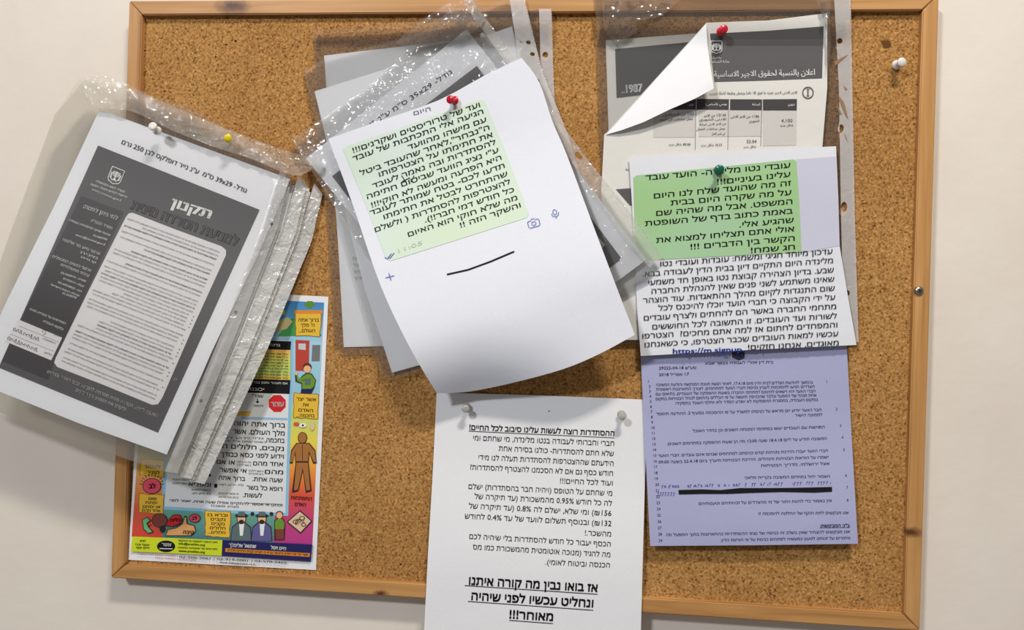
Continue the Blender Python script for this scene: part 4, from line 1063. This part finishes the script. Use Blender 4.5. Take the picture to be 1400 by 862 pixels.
for t_, L, R, h, b_ in [('משרד ראש הממשלה', (131, 249), (170, 264), 2.6, 0), ('הרשות לקידום מעמד האשה', (123.5, 253), (173, 271), 2.6, 0), ('www.women.gov.il', (125, 260), (165, 276), 3, .02),
                        ('למי ניתן לפנות:', (113, 284), (160, 301), 4.6, .02), ('משרד התמ"ת', (124, 303), (153, 314), 3.4, .02), ('נציבת שוויון הזדמנויות בעבודה', (94, 302), (150, 323), 2.6, 0), ('02-6662700', (127, 323), (146, 329), 2.4, 0), ('eeoc@moital.gov.il', (103, 322), (143, 336), 2.4, 0),
                        ('ארגוני סיוע נגד אלימות', (85, 329), (136, 349), 3.4, .02), ('מינית', (109, 346), (133, 355), 3, .02), ('קו סיוע', (110, 352), (131, 361), 2.4, 0),
                        ('ארגוני הנשים המטפלים', (71, 352), (124, 372), 3.4, .02), ('ובלתי ממשלתיים:', (82, 363), (121, 379), 3.2, .02), ('אגודה- 02-5608191', (83, 374), (117, 386), 2.4, 0), ('נעמת- 03-5256111', (86, 382), (114, 393), 2.4, 0), ('ויצו- 03-6923825', (79, 387), (111, 400), 2.4, 0), ('שדולת הנשים בישראל-', (68, 390), (108, 406), 2.4, 0), ('02-5630770', (85, 402), (104, 409), 2.4, 0),
                        ('האחראי/ת על הטרדה מינית', (40, 424), (89, 444), 2.8, 0), ('במקום העבודה:', (58, 440), (86, 452), 2.8, 0),
                        ('החובה למנוע הטרדה מינית מטרתה להגן על כבוד האדם וחירותו', (64, 510), (214, 571), 4, .012), ('ולקדם את השוויון בין המינים', (103, 535), (171, 562), 3.8, .012)]:
    TI.text(t_, L, R, h, b_, up=NUP)
TI.text('5"2', (237, 520), (241, 521.5), 3, .01, up=NUP)
TI.done('white_lettering', flat('print_white', ()), nt_, kind='stuff')
TI = Ink(ND, .0008); random.seed(5)
words = 'הטרדה מינית והתנכלות הן מעשים אסורים על פי החוק למניעת הטרדה מינית המעסיק חייב לנקוט אמצעים סבירים כדי למנוע הטרדה מינית במסגרת יחסי עבודה ולטפל בכל מקרה שידע עליו'.split()
pq = [(172, 291), (309, 341), (215, 556), (75, 498)]
rows = []; v = .035
while v < .975:
    rows.append(v); v += .0225 if random.random() < .78 else .036
for i, v in enumerate(rows):
    bul = .42 < v < .95 and random.random() < .5
    s1 = .955 - (.03 if bul else 0); s0 = random.choice((.03, .04, .05, .04, .3, .2)); 
    n_ = max(3, int((s1 - s0) * 15)); a = random.randrange(0, 10)
    L = bil(pq, s0, v); R = bil(pq, s1, v)
    TI.text(' '.join((words * 2)[a:a + n_]), L, R, 2.1, .02 if random.random() < .15 else 0, up=NUP)
    if bul: c_ = bil(pq, .975, v - .004); TI.disc(c_, .9, .9, 6)
TI.text('ת.ד', (72, 458), (80, 461), 2.6, up=NUP); TI.text('הממונה', (58, 464), (75, 471), 2.4, up=NUP); TI.text('טלפון', (60, 483), (70, 487), 2.4, up=NUP)
TI.done('small_print', flat('ink_soft', (96, 92, 94)), nt_, kind='stuff')
TI = Ink(ND, .0008)
for (x0, y0, n_) in ((18, 451, 8), (10, 463, 9)):
    for k in range(n_):
        x = x0 + k * 4.6; y = y0 + k * 1.9
        a_, b_, c_ = [random.uniform(-1.6, 1.6) for _ in range(3)]
        TI.line(smooth_path([(x, y + 2 + a_ * .5), (x + 1 + a_ * .5, y - 2 + b_ * .6), (x + 3 + b_ * .5, y - 1.5 + c_), (x + 2.4 + c_ * .5, y + 2 + a_ * .6), (x + 3.6 + b_ * .4, y + 1.5 - c_)], 3), .6)
TI.line([(58, 455), (59, 451), (62, 452), (62, 457), (59, 458)], .6)
TI.line([(26, 446), (80, 468)], .35); TI.line([(14, 457), (74, 481)], .35)
TI.done('handwriting', flat('ink_pen_dark', (60, 60, 68)), nt_, 'handwritten entries', kind='stuff')

# crumpled plastic top edge of the bundle
def CR(x, y):
    return HB(.0085)(x, y) + .0028 * nz(x, y, 16, 1) + .0016 * nz(x, y, 7, 2)


cr = thing('crumpled_film', 'crumpled grey clear film gathered along the top of the hanging bundle, over the frame edge', 'plastic', U(*hp(0, 0), .035))
sheet('film', dense(smooth_path([(108, 119), (118, 108), (140, 104), (168, 112), (215, 136), (270, 160), (330, 184), (395, 208), (432, 216), (425, 232), (400, 240), (345, 218), (290, 200), (235, 178), (180, 152), (140, 148), (122, 142), (108, 119)], 3)[:-1], 8), CR, FILMG, cr, 6, 0, 0)

# scrap pocket corner between bundle and centre stack
def SD(x, y): return .0185 + .0012 * nz(x, y, 22, 7)


sc_ = thing('plastic_sleeve', 'torn clear film corner on bare cork between the hanging bundle and the centre stack', 'plastic sleeve', U(420, 215, .018))
sheet('film', [(414, 92), (424, 94), (432, 130), (445, 190), (420, 214), (395, 208), (412, 190), (436, 176), (428, 140)], SD, FILM, sc_, 8, 0, 0)

# crinkled gathers of film where the pockets are pinned up
for root, f_, q in ((bpy.data.objects['plastic_sleeve'], RF, [(822, -6), (880, -8), (930, 0), (905, 22), (868, 30), (872, 44), (842, 62), (826, 40)]),
                    (bpy.data.objects['plastic_sleeve.003'], C3F, [(560, 40), (600, 12), (628, -6), (650, -4), (668, 20), (650, 44), (612, 58), (570, 66), (540, 60)]),
                    (bpy.data.objects['plastic_sleeve'], lambda x, y: AD(x, y) + .0012, [(1112, -8), (1136, -8), (1134, 20), (1136, 60), (1131, 100), (1129, 40), (1120, 10)])):
    sheet('crinkled_gather', dense(q, 6), (lambda g: lambda x, y: g(x, y) + .0030 + .0022 * nz(x, y, 11, 3) + .0012 * nz(x, y, 5, 4))(f_), FILMC, root, 5, 0, 0)

# ================================================================= push pins
def pin(px, py, d, col, label, lean=(0, 0), scale=1.0, clear=False):
    t = thing('push_pin', label, 'push pin', U(px, py, d), None)
    m = flat('pin_' + col[0], col[1], .25, .6)
    if clear:
        b = m.node_tree.nodes['Principled BSDF']; b.inputs['Transmission Weight'].default_value = .55; b.inputs['Roughness'].default_value = .18
    s = scale
    body = lathe('pin_body', [(0, .0002), (.0046, .0002), (.0050, .0009), (.0046, .0018), (.0030, .0026), (.0026, .0042), (.0025, .0066), (.0029, .0086), (.0043, .0096), (.0047, .0104), (.0046, .0116), (.0040, .0122), (0, .0124)])
    body.transform(Matrix.Scale(s, 4)); body.materials.append(m)
    o = bpy.data.objects.new('pin_body', body); C.objects.link(o); o.parent = t; o.location = (0, -.003, 0)
    nd = lathe('needle', [(0, -.0085), (.0004, -.0060), (.00055, .0010), (0, .0010)], 8); nd.materials.append(metal)
    n = bpy.data.objects.new('needle', nd); C.objects.link(n); n.parent = t; n.location = (0, -.003, 0)
    t.rotation_euler = (math.pi / 2 * 0 + lean[1], 0, lean[0])
    for q in (o, n): q.rotation_euler = (math.pi / 2, 0, 0)
    return t


pin(217, 181, HB(.0118)(217, 181), ('white', (226, 222, 218)), 'white push pin through the top of the hanging bundle', (.05, -.25))
pin(311, 190, HB(.0118)(311, 190), ('yellow', (226, 206, 20)), 'yellow push pin through the top of the hanging bundle', (.5, .1), .85)
pin(624, 138, MD(624, 138), ('red', (196, 18, 44)), 'red push pin holding the pale green message sheet', (-.35, .15), .95)
pin(984, 45, AD(984, 45), ('red', ()) if 0 else ('red', (196, 18, 44)), 'red push pin beside the blank folded corner of the Arabic notice', (.15, .05), .95)
pin(982, 233, GD(982, 233), ('green', (0, 96, 74)), 'dark green push pin holding the saturated green bubble printout', (-.05, .1))
pin(1223, 90, D_CORK, ('white', (226, 222, 218)), 'white push pin stuck alone in bare cork by the frame', (.15, .05))
pin(639, 556, BD(639, 556), ('clear', (222, 220, 212)), 'clear push pin under the curling message sheet, on the corner nearer the poster', (-.0, .1), .9, True)
pin(849, 566, BD(849, 566), ('clear', (222, 220, 212)), 'clear push pin on the notice corner nearer the lavender letter', (.05, .1), .9, True)
